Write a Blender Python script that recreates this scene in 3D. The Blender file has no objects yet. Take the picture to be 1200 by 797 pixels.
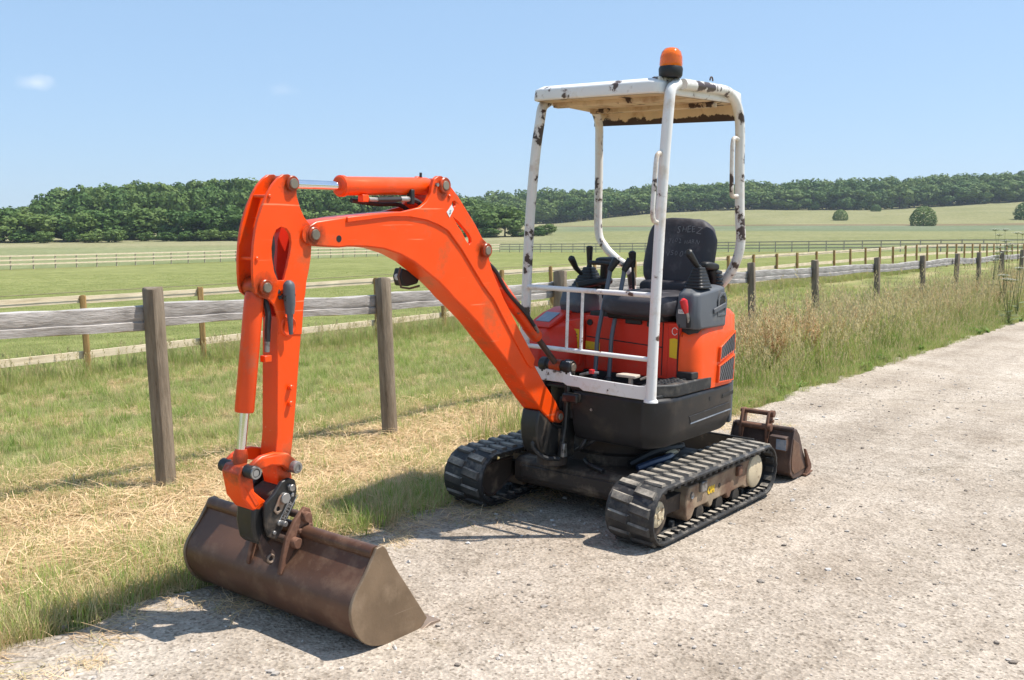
import bpy, bmesh, math, random
import numpy as np
from mathutils import Vector, Matrix, noise
from mathutils.geometry import tessellate_polygon

random.seed(7)
rng = np.random.default_rng(7)
SC = bpy.context.scene
COL = SC.collection
R = math.radians

# ------------------------------------------------------------------ camera
FPX = 1158.0
cam_d = bpy.data.cameras.new('camera')
cam_d.sensor_width = 36.0
cam_d.lens = 36.0 * FPX / 1200.0
cam_d.clip_start = 0.05
cam_d.clip_end = 9000
cam = bpy.data.objects.new('camera', cam_d)
COL.objects.link(cam)
PITCH = math.atan((398.5 - 283.0) / FPX)
cam.location = (0, 0, 1.5)
cam.rotation_euler = (math.pi / 2 - PITCH, 0, 0)
SC.camera = cam
CAMZ = 1.5

# ------------------------------------------------------------------ sun and sky
SUN_EL, SUN_AZ = R(62), R(86)      # azimuth clockwise from +Y (camera forward)
sun_dir = Vector((math.sin(SUN_AZ) * math.cos(SUN_EL), math.cos(SUN_AZ) * math.cos(SUN_EL), math.sin(SUN_EL)))
sd = bpy.data.lights.new('sun', 'SUN')
sd.energy = 5.0
sd.angle = R(0.53)
sd.color = (1.0, 0.955, 0.88)
sun = bpy.data.objects.new('sun', sd)
COL.objects.link(sun)
sun.rotation_euler = sun_dir.to_track_quat('Z', 'Y').to_euler()

W = bpy.data.worlds.new('World')
SC.world = W
W.use_nodes = True
wn, wl = W.node_tree.nodes, W.node_tree.links
wn.clear()
w_out = wn.new('ShaderNodeOutputWorld')
w_bg = wn.new('ShaderNodeBackground')
w_sky = wn.new('ShaderNodeTexSky')
w_sky.sky_type = 'NISHITA'
w_sky.sun_disc = False
w_sky.sun_elevation = SUN_EL
w_sky.sun_rotation = SUN_AZ
w_sky.altitude = 50
w_sky.air_density = 1.0
w_sky.dust_density = 0.6
w_sky.ozone_density = 3.0
w_bg.inputs["Strength"].default_value = 0.103
wl.new(w_bg.outputs[0], w_out.inputs[0])
# a small wisp of fair-weather cloud low in the north-west sky
def px_dir(x, y):
    u, v = (x - 600) / FPX, -(y - 398.5) / FPX
    f = Vector((0, math.cos(PITCH), -math.sin(PITCH)))
    up = Vector((0, math.sin(PITCH), math.cos(PITCH)))
    return (f + Vector((1, 0, 0)) * u + up * v).normalized()
w_tc = wn.new('ShaderNodeTexCoord')
w_tint = wn.new('ShaderNodeMix'); w_tint.data_type = 'RGBA'; w_tint.blend_type = 'MULTIPLY'
w_tint.inputs['Factor'].default_value = 1.0
w_tint.inputs['B'].default_value = (0.96, 0.93, 0.97, 1)
wl.new(w_sky.outputs[0], w_tint.inputs['A'])
w_veil = wn.new('ShaderNodeMix'); w_veil.data_type = 'RGBA'      # thin summer haze evens the whole dome
w_veil.inputs['Factor'].default_value = 0.5
w_veil.inputs['B'].default_value = (3.6, 5.6, 8.0, 1)
wl.new(w_tint.outputs['Result'], w_veil.inputs['A'])
prev = w_veil.outputs['Result']
for (px_, py_, rad, amt) in ((44, 97, 0.019, 0.42), (332, 106, 0.016, 0.12)):
    d = px_dir(px_, py_)
    sub = wn.new('ShaderNodeVectorMath'); sub.operation = 'SUBTRACT'
    sub.inputs[1].default_value = d
    wl.new(w_tc.outputs['Generated'], sub.inputs[0])
    scl = wn.new('ShaderNodeVectorMath'); scl.operation = 'MULTIPLY'
    scl.inputs[1].default_value = (1, 1, 2.4)
    wl.new(sub.outputs[0], scl.inputs[0])
    ln = wn.new('ShaderNodeVectorMath'); ln.operation = 'LENGTH'
    wl.new(scl.outputs[0], ln.inputs[0])
    nz = wn.new('ShaderNodeTexNoise'); nz.inputs['Scale'].default_value = 70; nz.inputs['Detail'].default_value = 5
    wl.new(w_tc.outputs['Generated'], nz.inputs['Vector'])
    ma = wn.new('ShaderNodeMath'); ma.operation = 'MULTIPLY_ADD'
    ma.inputs[1].default_value = rad * 1.3
    wl.new(nz.outputs['Fac'], ma.inputs[0])
    wl.new(ln.outputs['Value'], ma.inputs[2])
    mr = wn.new('ShaderNodeMapRange')
    mr.inputs['From Min'].default_value = rad * 1.65
    mr.inputs['From Max'].default_value = rad * 0.75
    mr.inputs['To Min'].default_value = 0.0
    mr.inputs['To Max'].default_value = amt
    mr.clamp = True
    wl.new(ma.outputs[0], mr.inputs['Value'])
    mx = wn.new('ShaderNodeMix'); mx.data_type = 'RGBA'
    mx.inputs['B'].default_value = (8.0, 8.2, 8.4, 1)
    wl.new(mr.outputs[0], mx.inputs['Factor'])
    wl.new(prev, mx.inputs['A'])
    prev = mx.outputs['Result']
wl.new(prev, w_bg.inputs['Color'])

SC.view_settings.view_transform = 'Standard'
SC.view_settings.look = 'None'
SC.view_settings.exposure = 0.48
SC.view_settings.gamma = 1.0
SC.cycles.max_bounces = 6
SC.cycles.transparent_max_bounces = 8

# ------------------------------------------------------------------ local road frame (machine axis)
A0 = R(37.2)
ORI = np.array([0.6075, 5.622, 0.0])
XD = np.array([-math.sin(A0), -math.cos(A0), 0])      # machine forward
YD = np.array([math.cos(A0), -math.sin(A0), 0])       # machine left
def l2w(X, Y):
    return ORI[0] + X * XD[0] + Y * YD[0], ORI[1] + X * XD[1] + Y * YD[1]
def w2l(x, y):
    return (x - ORI[0]) * XD[0] + (y - ORI[1]) * XD[1], (x - ORI[0]) * YD[0] + (y - ORI[1]) * YD[1]

# ------------------------------------------------------------------ materials
def nodes_of(name):
    m = bpy.data.materials.new(name)
    m.use_nodes = True
    n, l = m.node_tree.nodes, m.node_tree.links
    b = n['Principled BSDF']
    return m, n, l, b
def ramp(n, stops):
    r = n.new('ShaderNodeValToRGB')
    e = r.color_ramp.elements
    while len(e) < len(stops): e.new(0.5)
    for i, (p, c) in enumerate(stops):
        e[i].position = p
        e[i].color = (*c, 1) if len(c) == 3 else c
    return r
def noise_node(n, l, vec, scale, detail=4, rough=0.55, w=None):
    t = n.new('ShaderNodeTexNoise')
    t.inputs['Scale'].default_value = scale
    t.inputs['Detail'].default_value = detail
    t.inputs['Roughness'].default_value = rough
    if vec is not None: l.new(vec, t.inputs['Vector'])
    return t
def mixc(n, l, fac, a, b, mode='MIX'):
    m = n.new('ShaderNodeMix'); m.data_type = 'RGBA'; m.blend_type = mode
    for k, v in (('Factor', fac), ('A', a), ('B', b)):
        if isinstance(v, (int, float)): m.inputs[k].default_value = v
        elif isinstance(v, tuple): m.inputs[k].default_value = (*v, 1)
        else: l.new(v, m.inputs[k])
    return m.outputs['Result']
def maprange(n, l, v, a, b, c=0.0, d=1.0):
    r = n.new('ShaderNodeMapRange'); r.clamp = True
    r.inputs['From Min'].default_value = a; r.inputs['From Max'].default_value = b
    r.inputs['To Min'].default_value = c; r.inputs['To Max'].default_value = d
    l.new(v, r.inputs['Value'])
    return r.outputs[0]
def bump(n, l, b, h, strength=0.2, dist=0.01):
    t = n.new('ShaderNodeBump')
    t.inputs['Strength'].default_value = strength
    t.inputs['Distance'].default_value = dist
    l.new(h, t.inputs['Height'])
    l.new(t.outputs[0], b.inputs['Normal'])

def worn(name, col, rough=0.4, metal=0.0, var=0.15, chips=None, dirt=None, nscale=7, bmp=0.06, spec=0.5, coat=0.0, edge=None, scratch=None, grease=None):
    """paint, metal, plastic or rubber with uneven tone; chips = (colour, threshold, scale); dirt = (colour, amount, scale)"""
    m, n, l, b = nodes_of(name)
    tc = n.new('ShaderNodeTexCoord').outputs['Object']
    n1 = noise_node(n, l, tc, nscale, 5)
    c2 = tuple(c * (1 - var) for c in col); c3 = tuple(min(1, c * (1 + var)) for c in col)
    r1 = ramp(n, [(0.3, c2), (0.7, c3)])
    l.new(n1.outputs['Fac'], r1.inputs[0])
    cur = r1.outputs[0]
    rg = maprange(n, l, n1.outputs['Fac'], 0.3, 0.7, rough * 0.85, min(1, rough * 1.2))
    if dirt:
        n2 = noise_node(n, l, tc, dirt[2], 7, 0.65)
        f = maprange(n, l, n2.outputs['Fac'], 0.62 - dirt[1] * 0.3, 0.78 - dirt[1] * 0.2)
        cur = mixc(n, l, f, cur, dirt[0])
    if chips:
        n3 = noise_node(n, l, tc, chips[2], 6, 0.6)
        halo = tuple(0.45 * a + 0.55 * b_ for a, b_ in zip(col, (0.20, 0.09, 0.045)))
        cur = mixc(n, l, maprange(n, l, n3.outputs['Fac'], chips[1] - 0.045, chips[1], 0, 0.6), cur, halo)
        f = maprange(n, l, n3.outputs['Fac'], chips[1], chips[1] + 0.012)
        cur = mixc(n, l, f, cur, chips[0])
    if scratch:   # long fine scrapes
        mp = n.new('ShaderNodeMapping'); mp.inputs['Rotation'].default_value = (0, R(38), 0); mp.inputs['Scale'].default_value = (2.2, 40, 75)
        l.new(tc, mp.inputs[0])
        ns = noise_node(n, l, mp.outputs[0], 1.0, 3, 0.5)
        nk = noise_node(n, l, tc, 4.5, 3)
        f1 = maprange(n, l, ns.outputs['Fac'], 0.665, 0.70); f2 = maprange(n, l, nk.outputs['Fac'], 0.48, 0.62, 0, 0.7)
        mm = n.new('ShaderNodeMath'); mm.operation = 'MULTIPLY'; l.new(f1, mm.inputs[0]); l.new(f2, mm.inputs[1])
        cur = mixc(n, l, mm.outputs[0], cur, scratch)
    if grease:    # grease and dust that gathers round the pins
        dprev = None
        fl_ = n.new('ShaderNodeVectorMath'); fl_.operation = 'MULTIPLY'; fl_.inputs[1].default_value = (1, 0, 1); l.new(tc, fl_.inputs[0])
        for (u_, z_) in grease:
            ds = n.new('ShaderNodeVectorMath'); ds.operation = 'DISTANCE'; ds.inputs[1].default_value = (u_, 0, z_); l.new(fl_.outputs[0], ds.inputs[0])
            if dprev is None: dprev = ds.outputs['Value']
            else:
                mn = n.new('ShaderNodeMath'); mn.operation = 'MINIMUM'; l.new(dprev, mn.inputs[0]); l.new(ds.outputs['Value'], mn.inputs[1]); dprev = mn.outputs[0]
        ng_ = noise_node(n, l, tc, 24, 6, 0.7)
        sm = n.new('ShaderNodeMath'); sm.operation = 'MULTIPLY_ADD'; sm.inputs[1].default_value = 0.10; l.new(ng_.outputs['Fac'], sm.inputs[0]); l.new(dprev, sm.inputs[2])
        cur = mixc(n, l, maprange(n, l, sm.outputs[0], 0.115, 0.075, 0, 0.75), cur, (0.07, 0.028, 0.012))
    if edge:      # paint rubbed off along the edges
        bv = n.new('ShaderNodeBevel'); bv.samples = 4; bv.inputs['Radius'].default_value = edge[1]
        gn = n.new('ShaderNodeNewGeometry')
        dt = n.new('ShaderNodeVectorMath'); dt.operation = 'DOT_PRODUCT'
        l.new(bv.outputs[0], dt.inputs[0]); l.new(gn.outputs['Normal'], dt.inputs[1])
        n5 = noise_node(n, l, tc, 28, 6, 0.65)
        e1 = maprange(n, l, dt.outputs['Value'], 0.985, 0.90)
        e2 = maprange(n, l, n5.outputs['Fac'], 0.44, 0.60)
        mm = n.new('ShaderNodeMath'); mm.operation = 'MULTIPLY'; l.new(e1, mm.inputs[0]); l.new(e2, mm.inputs[1])
        m2 = n.new('ShaderNodeMath'); m2.operation = 'MULTIPLY'; m2.inputs[1].default_value = edge[2]; l.new(mm.outputs[0], m2.inputs[0])
        cur = mixc(n, l, m2.outputs[0], cur, edge[0])
    l.new(cur, b.inputs['Base Color'])
    l.new(rg, b.inputs['Roughness'])
    b.inputs['Metallic'].default_value = metal
    b.inputs['Specular IOR Level'].default_value = spec
    b.inputs['Coat Weight'].default_value = coat
    b.inputs['Coat Roughness'].default_value = 0.15
    if bmp:
        nb = noise_node(n, l, tc, nscale * 9, 4)
        bump(n, l, b, nb.outputs['Fac'], bmp, 0.004)
    return m

DUST = (0.30, 0.24, 0.17)
M = {}
M['orange'] = worn('orange_paint', (0.86, 0.072, 0.004), 0.33, var=0.06, chips=((0.16, 0.07, 0.05), 0.735, 11), dirt=((0.50, 0.10, 0.03), 0.16, 5), bmp=0.03, spec=0.4, edge=((0.10, 0.045, 0.03), 0.006, 0.9), scratch=(0.85, 0.28, 0.14), grease=((2.334, 1.7165), (2.464, 1.327), (2.234, 1.525), (1.484, 1.747), (1.184, 1.457), (0.515, 0.562), (2.354, 0.628), (2.551, 0.643)))
M['orange_old'] = worn('faded_orange_paint', (0.75, 0.066, 0.006), 0.42, var=0.10, chips=((0.12, 0.07, 0.055), 0.67, 13), dirt=((0.42, 0.12, 0.06), 0.25, 6), bmp=0.04, spec=0.4, edge=((0.10, 0.045, 0.03), 0.006, 0.9), scratch=(0.75, 0.27, 0.15), grease=((2.464, 1.327), (2.545, 0.672), (1.184, 1.457), (0.447, 0.826)))
M['red'] = worn('red_paint', (0.66, 0.030, 0.012), 0.40, var=0.10, dirt=((0.46, 0.07, 0.04), 0.25, 7), bmp=0.03, spec=0.4, edge=((0.2, 0.03, 0.02), 0.005, 0.6))
M['orange_cover'] = worn('orange_plastic_cover', (0.82, 0.080, 0.007), 0.36, var=0.08, dirt=((0.55, 0.14, 0.06), 0.2, 8), bmp=0.03, spec=0.4)
M['white'] = worn('white_paint', (0.70, 0.67, 0.62), 0.42, var=0.06, chips=((0.060, 0.036, 0.028), 0.572, 9.0), dirt=((0.46, 0.33, 0.22), 0.38, 7), bmp=0.04, edge=((0.12, 0.07, 0.05), 0.006, 0.8))
M['white_clean'] = worn('white_enamel', (0.74, 0.72, 0.70), 0.40, var=0.04, chips=((0.09, 0.055, 0.042), 0.635, 11), dirt=((0.56, 0.47, 0.37), 0.25, 7), bmp=0.02, edge=((0.13, 0.08, 0.06), 0.006, 0.7))
M['cream_rust'] = worn('rusty_cream_paint', (0.56, 0.43, 0.28), 0.6, var=0.15, chips=((0.055, 0.028, 0.018), 0.60, 6), dirt=((0.32, 0.17, 0.08), 0.5, 8), bmp=0.1)
def edge_rust():
    m = worn('valance_paint', (0.66, 0.51, 0.33), 0.6, var=0.12, dirt=((0.40, 0.22, 0.10), 0.40, 9), bmp=0.1)
    n, l = m.node_tree.nodes, m.node_tree.links
    b = n['Principled BSDF']; src = b.inputs['Base Color'].links[0].from_socket
    tc = n.new('ShaderNodeTexCoord').outputs['Object']
    sp = n.new('ShaderNodeSeparateXYZ'); l.new(tc, sp.inputs[0])
    nz = noise_node(n, l, tc, 9, 8, 0.65)
    a = n.new('ShaderNodeMath'); a.operation = 'MULTIPLY_ADD'; a.inputs[1].default_value = 0.16; l.new(nz.outputs['Fac'], a.inputs[0])
    inv = n.new('ShaderNodeMath'); inv.operation = 'SUBTRACT'; inv.inputs[0].default_value = 2.305; l.new(sp.outputs[2], inv.inputs[1])
    l.new(inv.outputs[0], a.inputs[2])
    f = maprange(n, l, a.outputs[0], 0.150, 0.156)
    l.new(mixc(n, l, f, src, (0.050, 0.026, 0.018)), b.inputs['Base Color'])
    return m
M['valance'] = edge_rust()
M['skirt'] = worn('black_skirt_paint', (0.015, 0.0145, 0.016), 0.42, var=0.25, dirt=((0.055, 0.043, 0.034), 0.3, 4), bmp=0.03, spec=0.35, edge=((0.12, 0.12, 0.12), 0.005, 0.6))
M['black'] = worn('black_paint', (0.014, 0.0135, 0.0135), 0.42, var=0.3, dirt=((0.13, 0.10, 0.075), 0.28, 9), bmp=0.06)
M['plastic'] = worn('black_plastic', (0.011, 0.011, 0.012), 0.5, var=0.2, bmp=0.05)
M['grey_plastic'] = worn('grey_plastic', (0.085, 0.092, 0.105), 0.55, var=0.12, dirt=((0.16, 0.15, 0.14), 0.15, 9), bmp=0.05)
M['grey_light'] = worn('light_grey_decal', (0.20, 0.24, 0.30), 0.4, var=0.2, dirt=((0.35, 0.35, 0.36), 0.4, 14), bmp=0)
M['cloth'] = worn('black_vinyl_cloth', (0.034, 0.031, 0.038), 0.62, var=0.35, dirt=((0.085, 0.078, 0.085), 0.3, 10), bmp=0.5, spec=0.5, nscale=5)
M['rubber'] = worn('black_track_rubber', (0.017, 0.017, 0.018), 0.62, var=0.25, dirt=((0.20, 0.175, 0.145), 0.38, 13), bmp=0.3)
M['lug'] = worn('dusty_rubber_lug', (0.019, 0.019, 0.020), 0.75, var=0.25, dirt=((0.46, 0.40, 0.32), 0.85, 11), bmp=0.35)
def dust_on_top(m, base=0.12):
    n, l = m.node_tree.nodes, m.node_tree.links
    mx = [x for x in n if x.type == 'MIX' and x.inputs['Factor'].is_linked][0]
    f = mx.inputs['Factor'].links[0].from_socket
    gn = n.new('ShaderNodeNewGeometry'); sp = n.new('ShaderNodeSeparateXYZ'); l.new(gn.outputs['Normal'], sp.inputs[0])
    k = maprange(n, l, sp.outputs[2], 0.15, 0.85, base, 1.0)
    mm = n.new('ShaderNodeMath'); mm.operation = 'MULTIPLY'; l.new(f, mm.inputs[0]); l.new(k, mm.inputs[1])
    l.new(mm.outputs[0], mx.inputs['Factor'])
dust_on_top(M['lug']); dust_on_top(M['rubber'], 0.35)
M['mud_frame'] = worn('muddy_track_frame', (0.33, 0.25, 0.165), 0.8, var=0.25, chips=((0.085, 0.045, 0.028), 0.66, 17), dirt=((0.150, 0.080, 0.047), 0.75, 4.5), bmp=0.3, edge=((0.06, 0.035, 0.025), 0.01, 0.8))
M['mud_cream'] = worn('dusty_cream_paint', (0.55, 0.46, 0.31), 0.75, var=0.15, chips=((0.14, 0.08, 0.05), 0.68, 12), dirt=((0.33, 0.22, 0.13), 0.25, 8), bmp=0.2)
M['under'] = worn('muddy_chassis_steel', (0.045, 0.031, 0.022), 0.75, var=0.3, dirt=((0.20, 0.15, 0.10), 0.35, 8), bmp=0.25)
M['rust'] = worn('rusty_bucket_steel', (0.120, 0.058, 0.034), 0.46, metal=0.25, var=0.28, dirt=((0.20, 0.115, 0.070), 0.45, 9), bmp=0.2, nscale=4, edge=((0.27, 0.18, 0.12), 0.008, 0.8), scratch=(0.24, 0.16, 0.11))
M['rust_end'] = worn('scoured_bucket_steel', (0.190, 0.130, 0.080), 0.5, metal=0.25, var=0.22, dirt=((0.28, 0.20, 0.13), 0.4, 6), bmp=0.2, edge=((0.34, 0.26, 0.18), 0.006, 0.7), scratch=(0.33, 0.25, 0.18))
M['rust_red'] = worn('red_rust_steel', (0.150, 0.070, 0.042), 0.75, metal=0.1, var=0.35, dirt=((0.27, 0.145, 0.09), 0.35, 14), bmp=0.4)
M['rust_dark'] = worn('dark_rusty_steel', (0.085, 0.055, 0.045), 0.55, metal=0.3, var=0.3, dirt=((0.17, 0.10, 0.07), 0.35, 13), bmp=0.2)
M['lip'] = worn('worn_bare_steel', (0.27, 0.20, 0.15), 0.5, metal=0.4, var=0.2, dirt=((0.25, 0.12, 0.07), 0.3, 15), bmp=0.15)
M['chrome'] = worn('chrome_rod', (0.80, 0.80, 0.82), 0.12, metal=1.0, var=0.03, bmp=0)
M['steel'] = worn('grey_steel', (0.34, 0.33, 0.32), 0.45, metal=0.75, var=0.2, dirt=((0.09, 0.07, 0.055), 0.5, 26), bmp=0.08)
M['pin'] = worn('greasy_pin_steel', (0.28, 0.24, 0.19), 0.5, metal=0.6, var=0.25, dirt=((0.12, 0.09, 0.06), 0.3, 30), bmp=0.1)
M['lever'] = worn('grey_lever_steel', (0.105, 0.115, 0.135), 0.42, metal=0.3, var=0.12, bmp=0.03)
M['hose'] = worn('rubber_hose', (0.018, 0.018, 0.020), 0.5, var=0.2, bmp=0.06)
M['yellow'] = worn('yellow_label', (0.72, 0.46, 0.015), 0.5, var=0.1, dirt=((0.45, 0.30, 0.06), 0.25, 25), bmp=0)
M['label_white'] = worn('white_label', (0.72, 0.72, 0.72), 0.5, var=0.05, bmp=0)
M['ink'] = worn('dark_ink', (0.03, 0.035, 0.05), 0.5, var=0.05, bmp=0)
M['chalk'] = worn('chalk_marks', (0.19, 0.19, 0.205), 0.9, var=0.2, bmp=0)
M['slat'] = worn('vent_slat_grey', (0.30, 0.29, 0.29), 0.5, var=0.1, bmp=0)
M['far_rail_shaded'] = worn('far_rail_wood_shaded', (0.44, 0.38, 0.28), 0.9, var=0.15, bmp=0)  # darker copy of the pale rails, shade put into the colour; posts share it
M['redknob'] = worn('red_knob', (0.60, 0.022, 0.025), 0.35, var=0.05, bmp=0)
M['card'] = worn('beige_pedal', (0.52, 0.44, 0.36), 0.6, var=0.1, dirt=((0.3, 0.22, 0.16), 0.2, 25), bmp=0.05)
M['blue'] = worn('blue_hose_sleeve', (0.025, 0.04, 0.08), 0.3, var=0.2, bmp=0.05)
M['wood_grey'] = None
# amber lens
m, n, l, b = nodes_of('amber_lens')
b.inputs['Base Color'].default_value = (0.95, 0.19, 0.006, 1)
b.inputs['Roughness'].default_value = 0.12
b.inputs['Transmission Weight'].default_value = 0.55
b.inputs['IOR'].default_value = 1.3
b.inputs['Coat Weight'].default_value = 0.6
M['amber'] = m
# clear lamp lens
m, n, l, b = nodes_of('lamp_lens')
b.inputs['Base Color'].default_value = (0.75, 0.78, 0.80, 1)
b.inputs['Roughness'].default_value = 0.15
b.inputs['Transmission Weight'].default_value = 0.4
M['lens'] = m

def wood(name, ca, cb, crack, sc=(2, 2, 0.25), axis_scale=18):
    m, n, l, b = nodes_of(name)
    tc = n.new('ShaderNodeTexCoord').outputs['Object']
    mp = n.new('ShaderNodeMapping'); mp.inputs['Scale'].default_value = sc
    l.new(tc, mp.inputs[0])
    n1 = noise_node(n, l, mp.outputs[0], axis_scale, 8, 0.7)
    n2 = noise_node(n, l, tc, 3.0, 4)
    r1 = ramp(n, [(0.25, crack), (0.40, ca), (0.72, cb)])
    l.new(n1.outputs['Fac'], r1.inputs[0])
    c = mixc(n, l, maprange(n, l, n2.outputs['Fac'], 0.35, 0.7, 0.0, 0.6), r1.outputs[0], tuple(0.75 * x for x in ca))
    l.new(c, b.inputs['Base Color'])
    b.inputs['Roughness'].default_value = 0.85
    b.inputs['Specular IOR Level'].default_value = 0.2
    bump(n, l, b, n1.outputs['Fac'], 0.9, 0.012)
    return m
M['post_wood'] = wood('weathered_post_wood', (0.20, 0.155, 0.11), (0.34, 0.28, 0.21), (0.02, 0.015, 0.012))
M['rail_wood'] = wood('silvered_rail_wood', (0.36, 0.33, 0.305), (0.62, 0.58, 0.545), (0.075, 0.06, 0.05), sc=(0.35, 2, 2))
M['sawn_wood'] = wood('pale_sawn_wood', (0.70, 0.57, 0.40), (0.82, 0.70, 0.53), (0.50, 0.33, 0.17), sc=(0.2, 2, 2), axis_scale=9)
M['brown_post'] = wood('brown_treated_wood', (0.31, 0.19, 0.075), (0.44, 0.28, 0.12), (0.14, 0.075, 0.03))

# ------------------------------------------------------------------ mesh helpers
class MB:
    def __init__(self): self.v = []; self.f = []
    def add(self, vs, fs):
        o = len(self.v)
        self.v += [tuple(p) for p in vs]
        self.f += [tuple(i + o for i in f) for f in fs]
        return self
    def box(self, c, s, M3=None):
        vs = [Vector((x * s[0] / 2, y * s[1] / 2, z * s[2] / 2)) for x in (-1, 1) for y in (-1, 1) for z in (-1, 1)]
        if M3 is not None: vs = [M3 @ v for v in vs]
        c = Vector(c)
        return self.add([v + c for v in vs], [(0, 1, 3, 2), (4, 6, 7, 5), (0, 4, 5, 1), (2, 3, 7, 6), (0, 2, 6, 4), (1, 5, 7, 3)])
    def bar(self, a, b, w, h, up=(0, 0, 1)):
        a, b = Vector(a), Vector(b)
        d = (b - a); L = d.length; d.normalize()
        s = d.cross(Vector(up))
        if s.length < 1e-4: s = d.cross(Vector((1, 0, 0)))
        s.normalize(); u = s.cross(d)
        return self.box((a + b) / 2, (L, w, h), Matrix((d, s, u)).transposed())
    def tube(self, pts, r, n=12, caps=True, closed=False):
        pts = [Vector(p) for p in pts]
        rs = r if isinstance(r, (list, tuple)) else [r] * len(pts)
        N = len(pts)
        rings = []
        prev = None
        for i, p in enumerate(pts):
            if closed: t = pts[(i + 1) % N] - pts[i - 1]
            else: t = pts[min(i + 1, N - 1)] - pts[max(i - 1, 0)]
            if t.length < 1e-9: t = Vector((0, 0, 1))
            t.normalize()
            if prev is None:
                a = Vector((0, 0, 1)) if abs(t.z) < 0.9 else Vector((1, 0, 0))
                s = t.cross(a).normalized()
            else:
                s = (prev - t * prev.dot(t)).normalized()
            prev = s
            u = t.cross(s)
            rings.append([p + (s * math.cos(2 * math.pi * k / n) + u * math.sin(2 * math.pi * k / n)) * rs[i] for k in range(n)])
        vs = [q for rg in rings for q in rg]
        fs = []
        for i in range(N if closed else N - 1):
            j = (i + 1) % N
            for k in range(n):
                k2 = (k + 1) % n
                fs.append((i * n + k, i * n + k2, j * n + k2, j * n + k))
        if caps and not closed:
            fs.append(tuple(range(n))[::-1]); fs.append(tuple((N - 1) * n + k for k in range(n)))
        return self.add(vs, fs)
    def cyl(self, a, b, r, n=20, r2=None):
        return self.tube([a, b], [r, r if r2 is None else r2], n)
    def poly(self, outer, fn, w0, w1, holes=()):
        """extrude the 2-D outline between w0 and w1; fn(a, b, w) gives the point"""
        loops = [list(outer)] + [list(h) for h in holes]
        flat = [p for lp in loops for p in lp]
        n = len(flat)
        vs = [fn(a, b, w0) for a, b in flat] + [fn(a, b, w1) for a, b in flat]
        fs = []
        if holes:
            tris = tessellate_polygon([[Vector((a, b, 0)) for a, b in lp] for lp in loops])
            fs += [tuple(t) for t in tris] + [tuple(i + n for i in t[::-1]) for t in tris]
        else:
            fs += [tuple(range(n)), tuple(range(2 * n - 1, n - 1, -1))]
        o = 0
        for lp in loops:
            k = len(lp)
            for i in range(k):
                j = (i + 1) % k
                fs.append((o + i, o + j, o + j + n, o + i + n))
            o += k
        return self.add(vs, fs)
    def loft(self, rings, caps=True):
        n = len(rings[0])
        vs = [q for rg in rings for q in rg]
        fs = []
        for i in range(len(rings) - 1):
            for k in range(n):
                k2 = (k + 1) % n
                fs.append((i * n + k, i * n + k2, (i + 1) * n + k2, (i + 1) * n + k))
        if caps:
            fs.append(tuple(range(n))[::-1]); fs.append(tuple((len(rings) - 1) * n + k for k in range(n)))
        return self.add(vs, fs)
    def lathe(self, c, axis, prof, n=24):
        """prof: (radius, distance along axis)"""
        c = Vector(c); ax = Vector(axis).normalized()
        s = ax.cross(Vector((0, 0, 1)))
        if s.length < 1e-4: s = Vector((1, 0, 0))
        s.normalize(); u = ax.cross(s)
        rings = [[c + ax * d + (s * math.cos(2 * math.pi * k / n) + u * math.sin(2 * math.pi * k / n)) * r for k in range(n)] for r, d in prof]
        return self.loft(rings)
    def ell(self, c, s, nu=16, nv=10, M3=None, p=2.0):
        """superellipsoid: p = 2 is round, larger is boxier"""
        c = Vector(c)
        e = 2.0 / p
        sg = lambda x: math.copysign(abs(x) ** e, x)
        rings = []
        for i in range(nv + 1):
            th = -math.pi / 2 + math.pi * i / nv
            th = max(-math.pi / 2 + 0.02, min(math.pi / 2 - 0.02, th))
            rg = []
            for k in range(nu):
                ph = 2 * math.pi * k / nu
                v = Vector((sg(math.cos(th)) * sg(math.cos(ph)) * s[0], sg(math.cos(th)) * sg(math.sin(ph)) * s[1], sg(math.sin(th)) * s[2]))
                rg.append((M3 @ v if M3 is not None else v) + c)
            rings.append(rg)
        return self.loft(rings)
    def mesh(self, name, mat=None, smooth=35):
        me = bpy.data.meshes.new(name)
        bm = bmesh.new()
        bv = [bm.verts.new(p) for p in self.v]
        for f in self.f:
            try: bm.faces.new([bv[i] for i in f])
            except ValueError: pass
        bmesh.ops.recalc_face_normals(bm, faces=bm.faces)
        bm.to_mesh(me); bm.free()
        if mat is not None: me.materials.append(mat)
        if smooth:
            me.polygons.foreach_set('use_smooth', [True] * len(me.polygons))
            me.set_sharp_from_angle(angle=R(smooth))
        return me
    def build(self, name, mat, parent=None, bevel=0.0, seg=2, smooth=35):
        me = self.mesh(name, mat, smooth)
        o = bpy.data.objects.new(name, me)
        COL.objects.link(o)
        if parent is not None: o.parent = parent
        if bevel:
            md = o.modifiers.new('bevel', 'BEVEL')
            md.width = bevel; md.segments = seg; md.limit_method = 'ANGLE'; md.angle_limit = R(32)
            md.harden_normals = False
        return o
def tag(o, label=None, cat=None, group=None, kind=None):
    for k, v in (('label', label), ('category', cat), ('group', group), ('kind', kind)):
        if v: o[k] = v
    return o
def empty(name, loc=(0, 0, 0), rot=(0, 0, 0), parent=None):
    o = bpy.data.objects.new(name, None)
    o.location = loc; o.rotation_euler = rot
    o.empty_display_size = 0.2
    COL.objects.link(o)
    if parent: o.parent = parent
    return o
def inst(name, me, parent=None, loc=(0, 0, 0), rot=(0, 0, 0), scl=(1, 1, 1)):
    o = bpy.data.objects.new(name, me)
    o.location = loc; o.rotation_euler = rot; o.scale = scl
    COL.objects.link(o)
    if parent: o.parent = parent
    return o
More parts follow.
